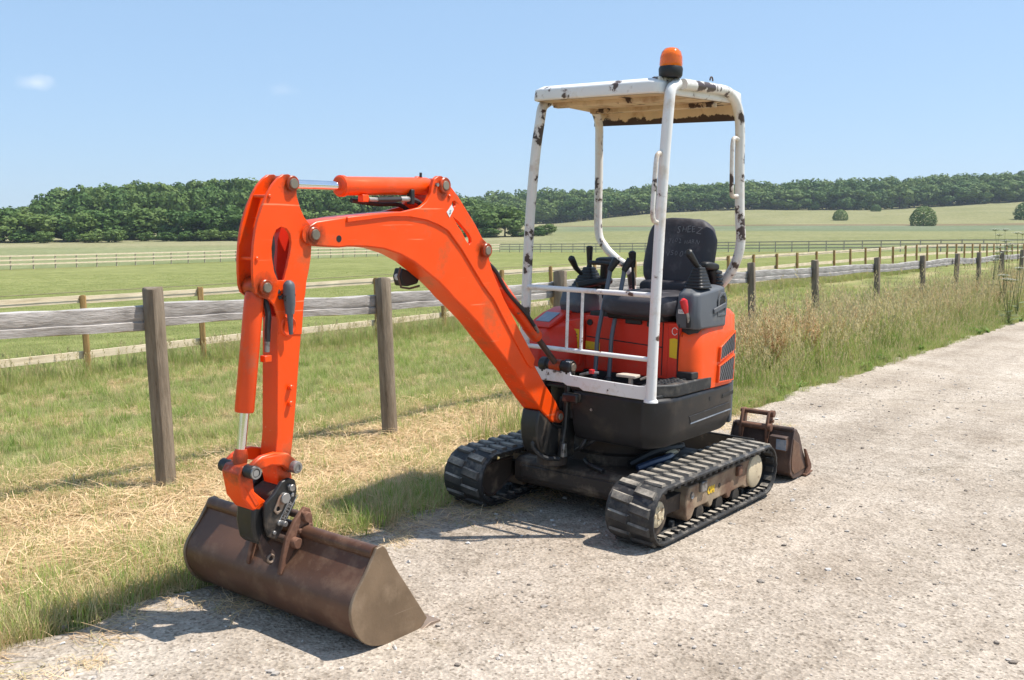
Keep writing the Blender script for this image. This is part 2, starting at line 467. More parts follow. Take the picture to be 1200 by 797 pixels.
def raw_mesh(name, V, F, mat, smooth=False):
    me = bpy.data.meshes.new(name)
    V = np.asarray(V, np.float32); F = np.asarray(F, np.int32)
    k = F.shape[1]
    me.vertices.add(len(V)); me.vertices.foreach_set('co', V.ravel())
    me.loops.add(F.size); me.loops.foreach_set('vertex_index', F.ravel())
    me.polygons.add(len(F))
    me.polygons.foreach_set('loop_start', np.arange(0, F.size, k, dtype=np.int32))
    me.update(calc_edges=True)
    if mat is not None: me.materials.append(mat)
    me.polygons.foreach_set('use_smooth', np.full(len(F), smooth))
    return me
def arc(cx, cy, r, a0, a1, n):
    return [(cx + r * math.cos(R(a0 + (a1 - a0) * i / n)), cy + r * math.sin(R(a0 + (a1 - a0) * i / n))) for i in range(n + 1)]
def smooth_path(pts, n=6):
    """Catmull-Rom through the points"""
    P = [Vector(p) for p in pts]
    P = [P[0] * 2 - P[1]] + P + [P[-1] * 2 - P[-2]]
    out = []
    for i in range(1, len(P) - 2):
        for k in range(n):
            t = k / n
            a, b_, c, d = P[i - 1], P[i], P[i + 1], P[i + 2]
            out.append(0.5 * ((2 * b_) + (c - a) * t + (2 * a - 5 * b_ + 4 * c - d) * t * t + (3 * b_ - a - 3 * c + d) * t ** 3))
    out.append(P[-2])
    return out
def text_into(mb, body, size, fn, depth=0.0015, bold=0.0):
    """flat lettering as geometry; fn(x, y, w) places it"""
    cu = bpy.data.curves.new('lettering', 'FONT')
    cu.body = body; cu.size = size; cu.resolution_u = 2; cu.offset = bold
    to = bpy.data.objects.new('lettering', cu)
    COL.objects.link(to)
    me = bpy.data.meshes.new_from_object(to)
    vs = [fn(v.co.x, v.co.y, depth) for v in me.vertices]
    mb.add(vs, [tuple(p.vertices) for p in me.polygons])
    bpy.data.objects.remove(to); bpy.data.curves.remove(cu); bpy.data.meshes.remove(me)

# ------------------------------------------------------------------ terrain
CTRL = np.array([
    (-39, 75, -.67), (-20, 100, -.3), (-2, 132, .1), (22, 108, .35), (44, 85, .6), (0, 60, -.15), (15, 40, .22), (-5.4, 12.5, -.22), (0, 30, .07),
    (-20, 40, -.45), (-25, 15, -.4), (-100, 190, 1.2), (-52, 192, 1.75), (3, 210, 2.8), (-130, 190, 1.0), (-110, 262, 4.6), (-60, 262, 5.4), (-150, 330, 9.0), (-150, 262, 2.6),
    (15, 460, 9.4), (64, 460, 14.6), (108, 460, 16.2), (168, 460, 16.2), (234, 460, 20.1), (30, 300, 6.0), (75, 300, 6.4), (150, 300, 6.6),
    (40, 150, 1.35), (78, 150, 1.4), (60, 220, 3.7), (120, 220, 3.7), (20, 210, 3.3), (60, 620, 21), (260, 620, 25), (-100, 620, 14), (-400, 620, 14), (500, 620, 24),
    (0, -40, -.3), (60, -40, -.3), (-60, -40, -.3), (60, 30, -.1), (120, 60, .2), (-100, 60, -.5), (500, 0, 0), (-500, 0, 0), (0, -500, 0),
    (-1500, 2500, 15), (1500, 2500, 15), (0, 2500, 18)], float)
def _k(r2): return 0.5 * r2 * np.log(np.maximum(r2, 1e-9))
_P = CTRL[:, :2] / 100.0
_d2 = ((_P[:, None] - _P[None]) ** 2).sum(-1)
_n = len(_P)
_A = np.zeros((_n + 3, _n + 3)); _A[:_n, :_n] = _k(_d2) + 1e-4 * np.eye(_n)
_A[:_n, _n] = 1; _A[:_n, _n + 1:] = _P; _A[_n:, :_n] = _A[:_n, _n:].T
_w = np.linalg.solve(_A, np.concatenate([CTRL[:, 2], [0, 0, 0]]))
def field_h(x, y):
    q = np.stack([np.clip(x, -1500, 1500), np.clip(y, -500, 2500)], -1) / 100.0
    out = np.zeros(q.shape[:-1])
    for i in range(_n):
        out += _w[i] * _k(((q - _P[i]) ** 2).sum(-1))
    return out + _w[_n] + q @ _w[_n + 1:]
def sstep(a, b, v):
    t = np.clip((v - a) / (b - a), 0, 1)
    return t * t * (3 - 2 * t)
def wob(x, y, s=1.0):
    return (np.sin(x * 1.7 * s + 1.3 * np.sin(y * 1.1 * s)) + np.sin(y * 2.3 * s + 1.7 * np.sin(x * 0.9 * s + 2))) * 0.5
def patch(X, L, s, ph=0.0):
    return 0.5 + 0.5 * wob(X + ph, L + ph * 1.7, s)
def height(x, y):
    x = np.asarray(x, float); y = np.asarray(y, float)
    X, Y = w2l(x, y)
    L = -Y
    z = np.clip(L, -3.0, 0.7) * 0.0297
    rise = 0.012 * np.clip(y - 18, 0, 25)
    za = -0.1 + rise
    z = z + (za - 0.021) * sstep(0.7, 2.4, L)
    zb = -0.22 + 0.0165 * (np.clip(y, 5, 45) - 12.5)
    z = z + (zb - za) * np.clip((L - 2.7) / 6.3, 0, 1)
    z = z + 0.012 * wob(x, y, 2.1) * sstep(0.75, 1.2, L)
    t = np.maximum(sstep(9.5, 24, L), np.maximum(sstep(6, 30, Y), sstep(38, 70, y)))
    return z * (1 - t) + field_h(x, y) * t
def hz(x, y): return float(height(np.array(x), np.array(y)))
def px_at(px_, d):
    """x of the point that the lens shows at column px_ and depth d"""
    return (px_ - 600) / FPX * d

def spaced(a, b, step0, grow):
    out = [a]
    s = step0
    while out[-1] < b:
        out.append(out[-1] + s); s *= grow
    return out
xs = [-v for v in spaced(7, 2600, 0.14, 1.045)][::-1] + list(np.arange(-6.86, 12, 0.14)) + spaced(12, 2600, 0.14, 1.045)
ys = [-v for v in spaced(2, 900, 0.3, 1.12)][::-1] + list(np.arange(-1.8, 18, 0.14)) + spaced(18, 3200, 0.14, 1.022)
gx, gy = np.meshgrid(np.array(xs), np.array(ys))
gz = height(gx, gy)
GX, GY = w2l(gx, gy); GL = -GY
gz = gz - 0.03 * (sstep(-6.2, -5.6, GL) * (1 - sstep(0.62, 0.80, GL)))       # lowered bed under the track sheet
nx, ny = len(xs), len(ys)
ii = np.arange(nx * ny).reshape(ny, nx)
GF = np.stack([ii[:-1, :-1], ii[:-1, 1:], ii[1:, 1:], ii[1:, :-1]], -1).reshape(-1, 4)
def zone_colour(x, y):
    X, Y = w2l(x, y); L = -Y
    c = np.zeros(x.shape + (3,))
    def put(mask, col):
        for k in range(3): c[..., k] = c[..., k] * (1 - mask) + col[k] * mask
    put(np.ones_like(x), (0.215, 0.232, 0.092))
    # cut verge: straw over soil
    straw = (0.35 + 0.65 * np.clip(patch(X, L, 0.9, 3) * 1.2, 0, 1)) * sstep(0.6, 1.5, L) * (1 - sstep(2.8, 3.5, L)) * sstep(-4.2, -3.2, X)
    put(straw * 0.9, (0.37, 0.27, 0.15))
    tall = sstep(0.5, 1.0, L) * (1 - sstep(2.6, 3.6, L)) * (1 - sstep(-4.2, -3.2, X))
    put(tall * 0.8, (0.15, 0.165, 0.06))
    thatch = sstep(3.0, 3.6, L) * (1 - sstep(8.2, 8.8, L)) * sstep(0.5, 0.9, patch(X * .35, L * 1.6, 1.2, 4))
    put(thatch * 0.75, (0.38, 0.32, 0.18))
    # beyond the third fence
    fl = -0.0 + 75 + (x + 39) * (132 - 75) / 37.0
    fr = 132 + (x + 2) * (85 - 132) / 46.0
    beyond = np.where(x < -2, sstep(0, 3, y - fl), sstep(0, 3, y - fr))
    put(beyond, (0.175, 0.205, 0.10))
    left = beyond * (1 - sstep(-6, 12, x - (y - 130) * 0.06))
    put(left * sstep(0, 20, y - fl), (0.215, 0.232, 0.125))
    put(left * sstep(150, 172, y), (0.27, 0.255, 0.15))
    right = beyond * sstep(-6, 12, x - (y - 130) * 0.06)
    put(right * sstep(125, 150, y), (0.222, 0.226, 0.115))
    put(right * sstep(215, 235, y) , (0.160, 0.190, 0.120))
    put(right * sstep(288, 296, y), (0.20, 0.155, 0.10))
    put(right * sstep(304, 312, y), (0.238, 0.232, 0.122))
    # rough strip under the third fence
    put(np.where(x < -2, 1 - np.clip(np.abs(y - fl + 1.0) / 1.6, 0, 1), 1 - np.clip(np.abs(y - fr + 1.4) / 2.2, 0, 1)) * 0.8, (0.20, 0.165, 0.065))
    return c
gme = raw_mesh('ground', np.stack([gx, gy, gz], -1).reshape(-1, 3), GF, None, True)
ca = gme.color_attributes.new('zone', 'FLOAT_COLOR', 'POINT')
zc = zone_colour(gx, gy).reshape(-1, 3)
ca.data.foreach_set('color', np.concatenate([zc, np.ones((len(zc), 1))], 1).astype(np.float32).ravel())
m, n, l, b = nodes_of('meadow')
at = n.new('ShaderNodeAttribute'); at.attribute_name = 'zone'
geo = n.new('ShaderNodeNewGeometry').outputs['Position']
n1 = noise_node(n, l, geo, 0.9, 8, 0.68)
n2 = noise_node(n, l, geo, 0.05, 5)
n3 = noise_node(n, l, geo, 26.0, 6, 0.7)
mp = n.new('ShaderNodeMapping'); mp.inputs['Rotation'].default_value = (0, 0, R(35)); mp.inputs['Scale'].default_value = (0.03, 0.22, 1)
l.new(geo, mp.inputs[0])
n4 = noise_node(n, l, mp.outputs[0], 1.6, 5)
c = mixc(n, l, 1.0, at.outputs['Color'], ramp(n, [(0.28, (0.62, 0.66, 0.6)), (0.72, (1.32, 1.28, 1.3))]).outputs[0], 'MULTIPLY')
rr = [x for x in n if x.type == 'VALTORGB'][0]; l.new(n1.outputs['Fac'], rr.inputs[0])
r2 = ramp(n, [(0.3, (0.86, 0.88, 0.82)), (0.7, (1.14, 1.1, 1.16))]); l.new(n2.outputs['Fac'], r2.inputs[0])
c = mixc(n, l, 1.0, c, r2.outputs[0], 'MULTIPLY')
r3 = ramp(n, [(0.3, (0.7, 0.72, 0.7)), (0.7, (1.25, 1.22, 1.2))]); l.new(n3.outputs['Fac'], r3.inputs[0])
c = mixc(n, l, 1.0, c, r3.outputs[0], 'MULTIPLY')
c = mixc(n, l, maprange(n, l, n4.outputs['Fac'], 0.5, 0.72, 0, 0.35), c, (0.26, 0.24, 0.12))
l.new(c, b.inputs['Base Color'])
b.inputs['Roughness'].default_value = 1.0
b.inputs['Specular IOR Level'].default_value = 0.0
bump(n, l, b, n3.outputs['Fac'], 0.7, 0.04)
gme.materials.append(m)
ground = bpy.data.objects.new('ground', gme); COL.objects.link(ground)
tag(ground, kind='structure')

# farm track: concrete worn down to the aggregate
tX = np.array(sorted(set(np.round(np.concatenate([np.arange(-16, 7.01, 0.08), -np.array(spaced(16, 260, 0.1, 1.08)), np.array(spaced(7, 40, 0.1, 1.1))]), 4))))
tL = np.concatenate([np.arange(-5.9, -3.2, 0.15), np.arange(-3.2, 0.60, 0.05), np.linspace(0.61, 0.78, 9)])
TX, TL = np.meshgrid(tX, tL)
edge = 0.06 * np.sin(TX * 2.1) + 0.04 * np.sin(TX * 5.3 + 1) + 0.03 * np.sin(TX * 11.7 + 2)
TLs = TL + edge * sstep(0.0, 0.6, TL)
rx, ry = l2w(TX, -TLs)
rz = height(rx, ry) + 0.004 + 0.006 * wob(rx, ry, 1.3) * sstep(-5, -4, -np.abs(TL)) 
rz = rz + 0.010 * sstep(-3, -2.2, -np.abs(TX - 0.2)) * 0
rz = rz - 0.05 * sstep(0.66, 0.78, TL) - 0.05 * (1 - sstep(-5.9, -5.7, TL))
ii = np.arange(TX.size).reshape(TX.shape)
RF = np.stack([ii[:-1, :-1], ii[:-1, 1:], ii[1:, 1:], ii[1:, :-1]], -1).reshape(-1, 4)
m, n, l, b = nodes_of('worn_concrete')
geo = n.new('ShaderNodeNewGeometry').outputs['Position']
na = noise_node(n, l, geo, 1.1, 8, 0.62)
nb = noise_node(n, l, geo, 14, 8, 0.72)
nc = noise_node(n, l, geo, 0.35, 4)
vo = n.new('ShaderNodeTexVoronoi'); vo.inputs['Scale'].default_value = 62
l.new(geo, vo.inputs['Vector'])
vo2 = n.new('ShaderNodeTexVoronoi'); vo2.inputs['Scale'].default_value = 150
l.new(geo, vo2.inputs['Vector'])
r1 = ramp(n, [(0.28, (0.325, 0.270, 0.215)), (0.50, (0.415, 0.356, 0.294)), (0.72, (0.490, 0.430, 0.365))])
l.new(na.outputs['Fac'], r1.inputs[0])
rv = ramp(n, [(0.0, (0.62, 0.58, 0.54)), (0.35, (0.95, 0.94, 0.93)), (0.8, (1.18, 1.17, 1.15))])
sep = n.new('ShaderNodeSeparateColor'); l.new(vo.outputs['Color'], sep.inputs[0])
l.new(sep.outputs[0], rv.inputs[0])
c = mixc(n, l, 0.5, r1.outputs[0], rv.outputs[0], 'MULTIPLY')
rv2 = ramp(n, [(0.0, (0.7, 0.68, 0.66)), (1.0, (1.2, 1.2, 1.2))])
sep2 = n.new('ShaderNodeSeparateColor'); l.new(vo2.outputs['Color'], sep2.inputs[0])
l.new(sep2.outputs[1], rv2.inputs[0])
c = mixc(n, l, 0.4, c, rv2.outputs[0], 'MULTIPLY')
rs_ = ramp(n, [(0.0, (0.34, 0.32, 0.30)), (0.07, (0.55, 0.53, 0.50)), (0.16, (1, 1, 1)), (0.86, (1, 1, 1)), (0.97, (1.35, 1.34, 1.32))])
vo3 = n.new('ShaderNodeTexVoronoi'); vo3.inputs['Scale'].default_value = 88; l.new(geo, vo3.inputs['Vector'])
sep3 = n.new('ShaderNodeSeparateColor'); l.new(vo3.outputs['Color'], sep3.inputs[0]); l.new(sep3.outputs[2], rs_.inputs[0])
c = mixc(n, l, 0.68, c, rs_.outputs[0], 'MULTIPLY')
rb = ramp(n, [(0.28, (0.62, 0.60, 0.57)), (0.58, (1.12, 1.12, 1.12))]); l.new(nb.outputs['Fac'], rb.inputs[0])
c = mixc(n, l, 0.7, c, rb.outputs[0], 'MULTIPLY')
nm = noise_node(n, l, geo, 2.6, 9, 0.75)
c = mixc(n, l, maprange(n, l, nm.outputs['Fac'], 0.58, 0.72, 0, 0.5), c, (0.20, 0.16, 0.095))
# long wear lanes and hairline cracks run with the track
ml = n.new('ShaderNodeMapping'); ml.inputs['Rotation'].default_value = (0, 0, R(-52.8)); l.new(geo, ml.inputs[0])
ms = n.new('ShaderNodeMapping'); ms.inputs['Scale'].default_value = (0.10, 1.5, 1); l.new(ml.outputs[0], ms.inputs[0])
nl_ = noise_node(n, l, ms.outputs[0], 1.0, 4, 0.5)
rl = ramp(n, [(0.33, (0.76, 0.74, 0.72)), (0.66, (1.14, 1.14, 1.14))]); l.new(nl_.outputs['Fac'], rl.inputs[0])
c = mixc(n, l, 0.85, c, rl.outputs[0], 'MULTIPLY')
vc = n.new('ShaderNodeTexVoronoi'); vc.feature = 'DISTANCE_TO_EDGE'; vc.inputs['Scale'].default_value = 0.55
wv = n.new('ShaderNodeVectorMath'); wv.operation = 'ADD'; nw = noise_node(n, l, geo, 2.2, 6, 0.7)
l.new(geo, wv.inputs[0]); l.new(nw.outputs['Color'], wv.inputs[1]); l.new(wv.outputs[0], vc.inputs['Vector'])
mk = n.new('ShaderNodeMath'); mk.operation = 'MULTIPLY'; mk.use_clamp = True
l.new(maprange(n, l, vc.outputs['Distance'], 0.012, 0.002), mk.inputs[0]); l.new(maprange(n, l, nc.outputs['Fac'], 0.42, 0.58, 0, 0.55), mk.inputs[1])
c = mixc(n, l, mk.outputs[0], c, (0.13, 0.105, 0.075))
c = mixc(n, l, maprange(n, l, nc.outputs['Fac'], 0.55, 0.75, 0, 0.35), c, (0.36, 0.29, 0.215))
l.new(c, b.inputs['Base Color'])
b.inputs['Roughness'].default_value = 0.95
b.inputs['Specular IOR Level'].default_value = 0.15
hm = n.new('ShaderNodeMath'); hm.operation = 'MULTIPLY_ADD'; hm.inputs[1].default_value = 0.5
l.new(vo.outputs['Distance'], hm.inputs[0]); l.new(nb.outputs['Fac'], hm.inputs[2])
bump(n, l, b, hm.outputs[0], 0.9, 0.012)
tme = raw_mesh('farm_track', np.stack([rx, ry, rz], -1).reshape(-1, 3), RF, m, True)
track_road = bpy.data.objects.new('farm_track', tme); COL.objects.link(track_road)
tag(track_road, kind='structure')

# ------------------------------------------------------------------ foliage materials
def leafmat(name, ca, cb, scale=0.6, trans=0.42, cc=None):
    m, n, l, b = nodes_of(name)
    geo = n.new('ShaderNodeNewGeometry').outputs['Position']
    n1 = noise_node(n, l, geo, scale, 5, 0.6)
    oi = n.new('ShaderNodeObjectInfo')
    ad = n.new('ShaderNodeMath'); ad.operation = 'MULTIPLY_ADD'; ad.inputs[1].default_value = 0.45
    l.new(oi.outputs['Random'], ad.inputs[0]); l.new(n1.outputs['Fac'], ad.inputs[2])
    st = [(0.40, ca), (0.95, cb)] if cc is None else [(0.36, ca), (0.68, cb), (0.98, cc)]
    r = ramp(n, st); l.new(ad.outputs[0], r.inputs[0])
    l.new(r.outputs[0], b.inputs['Base Color'])
    b.inputs['Roughness'].default_value = 0.6
    b.inputs['Specular IOR Level'].default_value = 0.25
    if trans:
        tr = n.new('ShaderNodeBsdfTranslucent'); l.new(r.outputs[0], tr.inputs['Color'])
        mx = n.new('ShaderNodeMixShader'); mx.inputs[0].default_value = trans
        l.new(b.outputs[0], mx.inputs[1]); l.new(tr.outputs[0], mx.inputs[2])
        l.new(mx.outputs[0], n['Material Output'].inputs['Surface'])
    return m
G = {}
G['lush'] = leafmat('lush_grass', (0.16, 0.28, 0.042), (0.35, 0.45, 0.10), 0.9)
G['mown'] = leafmat('mown_grass', (0.225, 0.325, 0.07), (0.48, 0.485, 0.18), 0.7)
G['dry'] = leafmat('dry_grass', (0.42, 0.35, 0.16), (0.62, 0.52, 0.28), 1.2)
G['straw'] = leafmat('cut_straw', (0.54, 0.355, 0.18), (0.81, 0.60, 0.355), 2.2, 0.15)
G['dock'] = leafmat('dock_seed', (0.32, 0.16, 0.07), (0.58, 0.38, 0.18), 1.5, 0.1)
G['broad'] = leafmat('broad_leaf', (0.11, 0.21, 0.04), (0.22, 0.33, 0.08), 1.5)
G['umbel'] = leafmat('white_umbel', (0.62, 0.64, 0.58), (0.78, 0.80, 0.74), 3, 0.1)
G['stem'] = leafmat('green_stem', (0.10, 0.14, 0.05), (0.18, 0.19, 0.08), 3, 0.0)

# ------------------------------------------------------------------ tuft prototypes (instanced by geometry nodes)
def strip(V, F, MI, base, d, h, w, bend, mi, segs=2, droop=0.0):
    """one tapering blade: base point, lean direction d, height h, width w"""
    d = Vector((d[0], d[1], 0))
    if d.length > 0: d.normalize()
    s = Vector((-d.y, d.x, 0))
    o = len(V)
    for i in range(segs + 1):
        t = i / segs
        p = Vector(base) + d * (bend * h * t * t) + Vector((0, 0, h * (t - droop * t * t)))
        if i < segs:
            ww = w * (1 - 0.55 * t) / 2
            V.append(p - s * ww); V.append(p + s * ww)
        else: V.append(p)
    for i in range(segs - 1):
        a = o + 2 * i
        F.append((a, a + 1, a + 3)); F.append((a, a + 3, a + 2)); MI += [mi, mi]
    a = o + 2 * (segs - 1)
    F.append((a, a + 1, a + 2)); MI.append(mi)
def tri_obj(name, V, F, MI, mats):
    me = raw_mesh(name, np.array([tuple(v) for v in V]), np.array(F), None, False)
    for m_ in mats: me.materials.append(m_)
    me.polygons.foreach_set('material_index', np.array(MI, np.int32))
    return bpy.data.objects.new(name, me)
rnd = random.Random(3)
def tuft(name, nb, h, spread, w, bend, mats, wts, segs=2, heads=0, head_mi=0, droop=0.2):
    V, F, MI = [], [], []
    for _ in range(nb):
        a = rnd.uniform(0, 6.283); r = spread * math.sqrt(rnd.random())
        hh = h * rnd.uniform(0.45, 1.05)
        a2 = a + rnd.gauss(0, 0.9)
        mi = rnd.choices(range(len(mats)), wts)[0]
        strip(V, F, MI, (r * math.cos(a), r * math.sin(a), -0.01), (math.cos(a2), math.sin(a2)), hh, w * rnd.uniform(0.7, 1.3), bend * rnd.uniform(0.2, 1.4), mi, segs, droop * rnd.random())
    for _ in range(heads):
        a = rnd.uniform(0, 6.283); r = spread * math.sqrt(rnd.random()) * 0.8
        hh = h * rnd.uniform(0.9, 1.35); dx, dy = math.cos(a), math.sin(a)
        lean = bend * rnd.uniform(0.2, 0.8)
        base = (r * dx, r * dy, 0)
        strip(V, F, MI, base, (dx, dy), hh, 0.006, lean, head_mi, 3, 0.05)
        tip = Vector(base) + Vector((dx, dy, 0)) * (lean * hh) + Vector((0, 0, hh * 0.95))
        for k in range(9):
            t = k / 9
            q = tip - Vector((dx * lean * 0.4, dy * lean * 0.4, 1)) * (t * hh * 0.26)
            b2 = rnd.uniform(0, 6.283)
            s = 0.011 + 0.012 * math.sin(math.pi * min(1, t + 0.15))
            o = len(V)
            V += [q, q + Vector((math.cos(b2) * s, math.sin(b2) * s, s * 1.2)), q + Vector((math.cos(b2 + 0.8) * s * .6, math.sin(b2 + 0.8) * s * .6, -s * 0.6))]
            F.append((o, o + 1, o + 2)); MI.append(head_mi)
    return tri_obj(name, V, F, MI, mats)
def straw_clump(name, nb, length, mats, wts, hmax=0.035):
    V, F, MI = [], [], []
    for _ in range(nb):
        a = rnd.uniform(0, 6.283); r = 0.16 * math.sqrt(rnd.random())
        p = Vector((r * math.cos(a), r * math.sin(a), rnd.uniform(0, hmax)))
        yaw = rnd.uniform(0, 6.283); el = rnd.gauss(0.03, 0.20); cv = rnd.gauss(0, 1.2)
        L_ = length * rnd.uniform(0.4, 1.2); w = rnd.uniform(0.0010, 0.0024)
        mi = rnd.choices(range(len(mats)), wts)[0]
        o = len(V); S = 3
        for i in range(S + 1):
            d = Vector((math.cos(yaw), math.sin(yaw), 0)); s = Vector((-d.y, d.x, rnd.uniform(-.3, .3)))
            V.append(p - s * w); V.append(p + s * w)
            p = p + (d * math.cos(el) + Vector((0, 0, math.sin(el)))) * (L_ / S)
            p.z = max(p.z, 0.004)
            yaw += cv * 0.3; el -= 0.22
        for i in range(S):
            a_ = o + 2 * i
            F.append((a_, a_ + 1, a_ + 3)); F.append((a_, a_ + 3, a_ + 2)); MI += [mi, mi]
    return tri_obj(name, V, F, MI, mats)
def dock(name, h):
    V, F, MI = [], [], []
    mats = [G['dock'], G['broad'], G['dry']]
    for _ in range(rnd.randint(2, 4)):
        a = rnd.uniform(0, 6.283); dx, dy = math.cos(a), math.sin(a)
        hh = h * rnd.uniform(0.7, 1.1); lean = rnd.uniform(0.03, 0.22)
        strip(V, F, MI, (dx * .03, dy * .03, 0), (dx, dy), hh, 0.009, lean, 0, 3, 0)
        for br in range(rnd.randint(3, 6)):
            t0 = rnd.uniform(0.45, 0.85); ba = rnd.uniform(0, 6.283)
            p0 = Vector((dx * (.03 + lean * hh * t0 * t0), dy * (.03 + lean * hh * t0 * t0), hh * t0))
            bl = hh * rnd.uniform(0.15, 0.33)
            bd = Vector((math.cos(ba) * .35, math.sin(ba) * .35, 1)).normalized()
            for k in range(16):
                q = p0 + bd * (bl * k / 16) + Vector((rnd.gauss(0, .008), rnd.gauss(0, .008), 0))
                s = rnd.uniform(0.008, 0.017); th = rnd.uniform(0, 6.283); o = len(V)
                V += [q, q + Vector((math.cos(th) * s, math.sin(th) * s, s * .8)), q + Vector((math.cos(th + 1.5) * s, math.sin(th + 1.5) * s, -s * .5))]
                F.append((o, o + 1, o + 2)); MI.append(0 if rnd.random() < .85 else 2)
    for _ in range(6):
        a = rnd.uniform(0, 6.283)
        strip(V, F, MI, (0, 0, 0), (math.cos(a), math.sin(a)), rnd.uniform(.12, .3), 0.04, 1.1, 1, 3, 0.3)
    return tri_obj(name, V, F, MI, mats)
def leafy(name, nl=10, size=0.09, h=0.25):
    V, F, MI = [], [], []
    for _ in range(nl):
        a = rnd.uniform(0, 6.283)
        strip(V, F, MI, (rnd.gauss(0, .03), rnd.gauss(0, .03), 0), (math.cos(a), math.sin(a)), h * rnd.uniform(.3, 1), size * rnd.uniform(.6, 1.2), rnd.uniform(.5, 1.3), 0, 3, 0.35)
    return tri_obj(name, V, F, MI, [G['broad']])

def scatter(name, protos, x, y, smin, smax, weights=None, sink=0.0, tilt=0.08, zs=None, label=None):
    """ground cover nobody could count: one object that instances the tufts on its own points"""
    n_ = len(x)
    z = height(x, y) - sink
    pc = bpy.data.collections.new(name + '_kinds')
    for p in protos: pc.objects.link(p)
    me = bpy.data.meshes.new(name)
    me.vertices.add(n_)
    me.vertices.foreach_set('co', np.stack([x, y, z], -1).astype(np.float32).ravel())
    rot = np.stack([rng.normal(0, tilt, n_), rng.normal(0, tilt, n_), rng.uniform(0, 6.283, n_)], -1)
    s = rng.uniform(smin, smax, n_) if zs is None else zs
    w_ = None if weights is None else np.array(weights) / sum(weights)
    idx = rng.choice(len(protos), n_, p=w_)
    a = me.attributes.new('rot', 'FLOAT_VECTOR', 'POINT'); a.data.foreach_set('vector', rot.astype(np.float32).ravel())
    a = me.attributes.new('scl', 'FLOAT', 'POINT'); a.data.foreach_set('value', s.astype(np.float32))
    a = me.attributes.new('idx', 'INT', 'POINT'); a.data.foreach_set('value', idx.astype(np.int32))
    o = bpy.data.objects.new(name, me); COL.objects.link(o)
    ng = bpy.data.node_groups.new(name, 'GeometryNodeTree')
    ng.interface.new_socket('Geometry', in_out='INPUT', socket_type='NodeSocketGeometry')
    ng.interface.new_socket('Geometry', in_out='OUTPUT', socket_type='NodeSocketGeometry')
    N, K = ng.nodes, ng.links
    gi, go = N.new('NodeGroupInput'), N.new('NodeGroupOutput')
    ip = N.new('GeometryNodeInstanceOnPoints')
    ci = N.new('GeometryNodeCollectionInfo')
    ci.inputs['Collection'].default_value = pc
    ci.inputs['Separate Children'].default_value = True
    ci.inputs['Reset Children'].default_value = True
    def na_(nm, t):
        q = N.new('GeometryNodeInputNamedAttribute'); q.data_type = t; q.inputs['Name'].default_value = nm
        return q.outputs['Attribute']
    K.new(gi.outputs[0], ip.inputs['Points']); K.new(ci.outputs[0], ip.inputs['Instance'])
    ip.inputs['Pick Instance'].default_value = True
    K.new(na_('idx', 'INT'), ip.inputs['Instance Index'])
    er = N.new('FunctionNodeEulerToRotation'); K.new(na_('rot', 'FLOAT_VECTOR'), er.inputs[0])
    K.new(er.outputs[0], ip.inputs['Rotation'])
    K.new(na_('scl', 'FLOAT'), ip.inputs['Scale'])
    K.new(ip.outputs[0], go.inputs[0])
    md = o.modifiers.new('scatter', 'NODES'); md.node_group = ng
    tag(o, kind='stuff')
    return o
def pts_XL(X0, X1, L0, L1, n_, dens=None):
    X = rng.uniform(X0, X1, n_); L = rng.uniform(L0, L1, n_)
    if dens is not None:
        k = rng.random(n_) < dens(X, L)
        X, L = X[k], L[k]
    return X, L, *l2w(X, -L)

mown = [tuft('mown_tuft', 20, 0.042, 0.11, 0.0042, 0.5, [G['mown'], G['dry']], [5, 1]) for _ in range(3)]
lush = [tuft('lush_tuft', 30, 0.19, 0.09, 0.0048, 0.6, [G['lush'], G['mown'], G['dry']], [5, 2, 1], 3) for _ in range(3)]
dryt = [tuft('dry_tuft', 26, 0.20, 0.10, 0.0036, 0.7, [G['dry'], G['straw'], G['mown']], [4, 2, 2], 3) for _ in range(3)]
longg = [tuft('long_grass', 32, 0.46, 0.11, 0.0062, 0.45, [G['mown'], G['lush'], G['dry']], [4, 3, 2], 3, 4, 2) for _ in range(3)]
tallg = [tuft('tall_grass', 32, 0.68, 0.13, 0.0058, 0.5, [G['mown'], G['lush'], G['dry']], [3, 6, 1.4], 3, rnd.choice((1, 3, 6, 9)), 2) for _ in range(4)]
straw = [straw_clump('straw_clump', 70, 0.25, [G['straw'], G['dry'], G['mown']], [6, 2, 0.6]) for _ in range(4)]
def stalks(name, nb, h):
    V, F, MI = [], [], []
    for _ in range(nb):
        a = rnd.uniform(0, 6.283); r = 0.14 * math.sqrt(rnd.random()); dx, dy = math.cos(a), math.sin(a)
        hh = h * rnd.uniform(.65, 1.1); lean = rnd.uniform(.1, .5)
        strip(V, F, MI, (r * dx, r * dy, 0), (dx, dy), hh, .0045, lean, 0, 4, .1)
        tip = Vector((r * dx + dx * lean * hh, r * dy + dy * lean * hh, hh * .9))
        for k in range(14):
            t = k / 14; q = tip - Vector((dx * lean * .8, dy * lean * .8, 1)).normalized() * (t * hh * .24) + Vector((rnd.gauss(0, .006), rnd.gauss(0, .006), 0))
            b2 = rnd.uniform(0, 6.283); sz = .016 * (.5 + math.sin(math.pi * (t * .8 + .1))); o = len(V)
            V += [q, q + Vector((math.cos(b2) * sz * .5, math.sin(b2) * sz * .5, sz)), q + Vector((math.cos(b2 + .9) * sz * .4, math.sin(b2 + .9) * sz * .4, -sz * .5))]
            F.append((o, o + 1, o + 2)); MI.append(0)
    return tri_obj(name, V, F, MI, [G['straw']])
oats = [stalks('seed_stalks', 7, 0.85) for _ in range(3)]
docks = [dock('dock_plant', 0.85) for _ in range(4)]
leafs = [leafy('leafy_weed') for _ in range(3)]

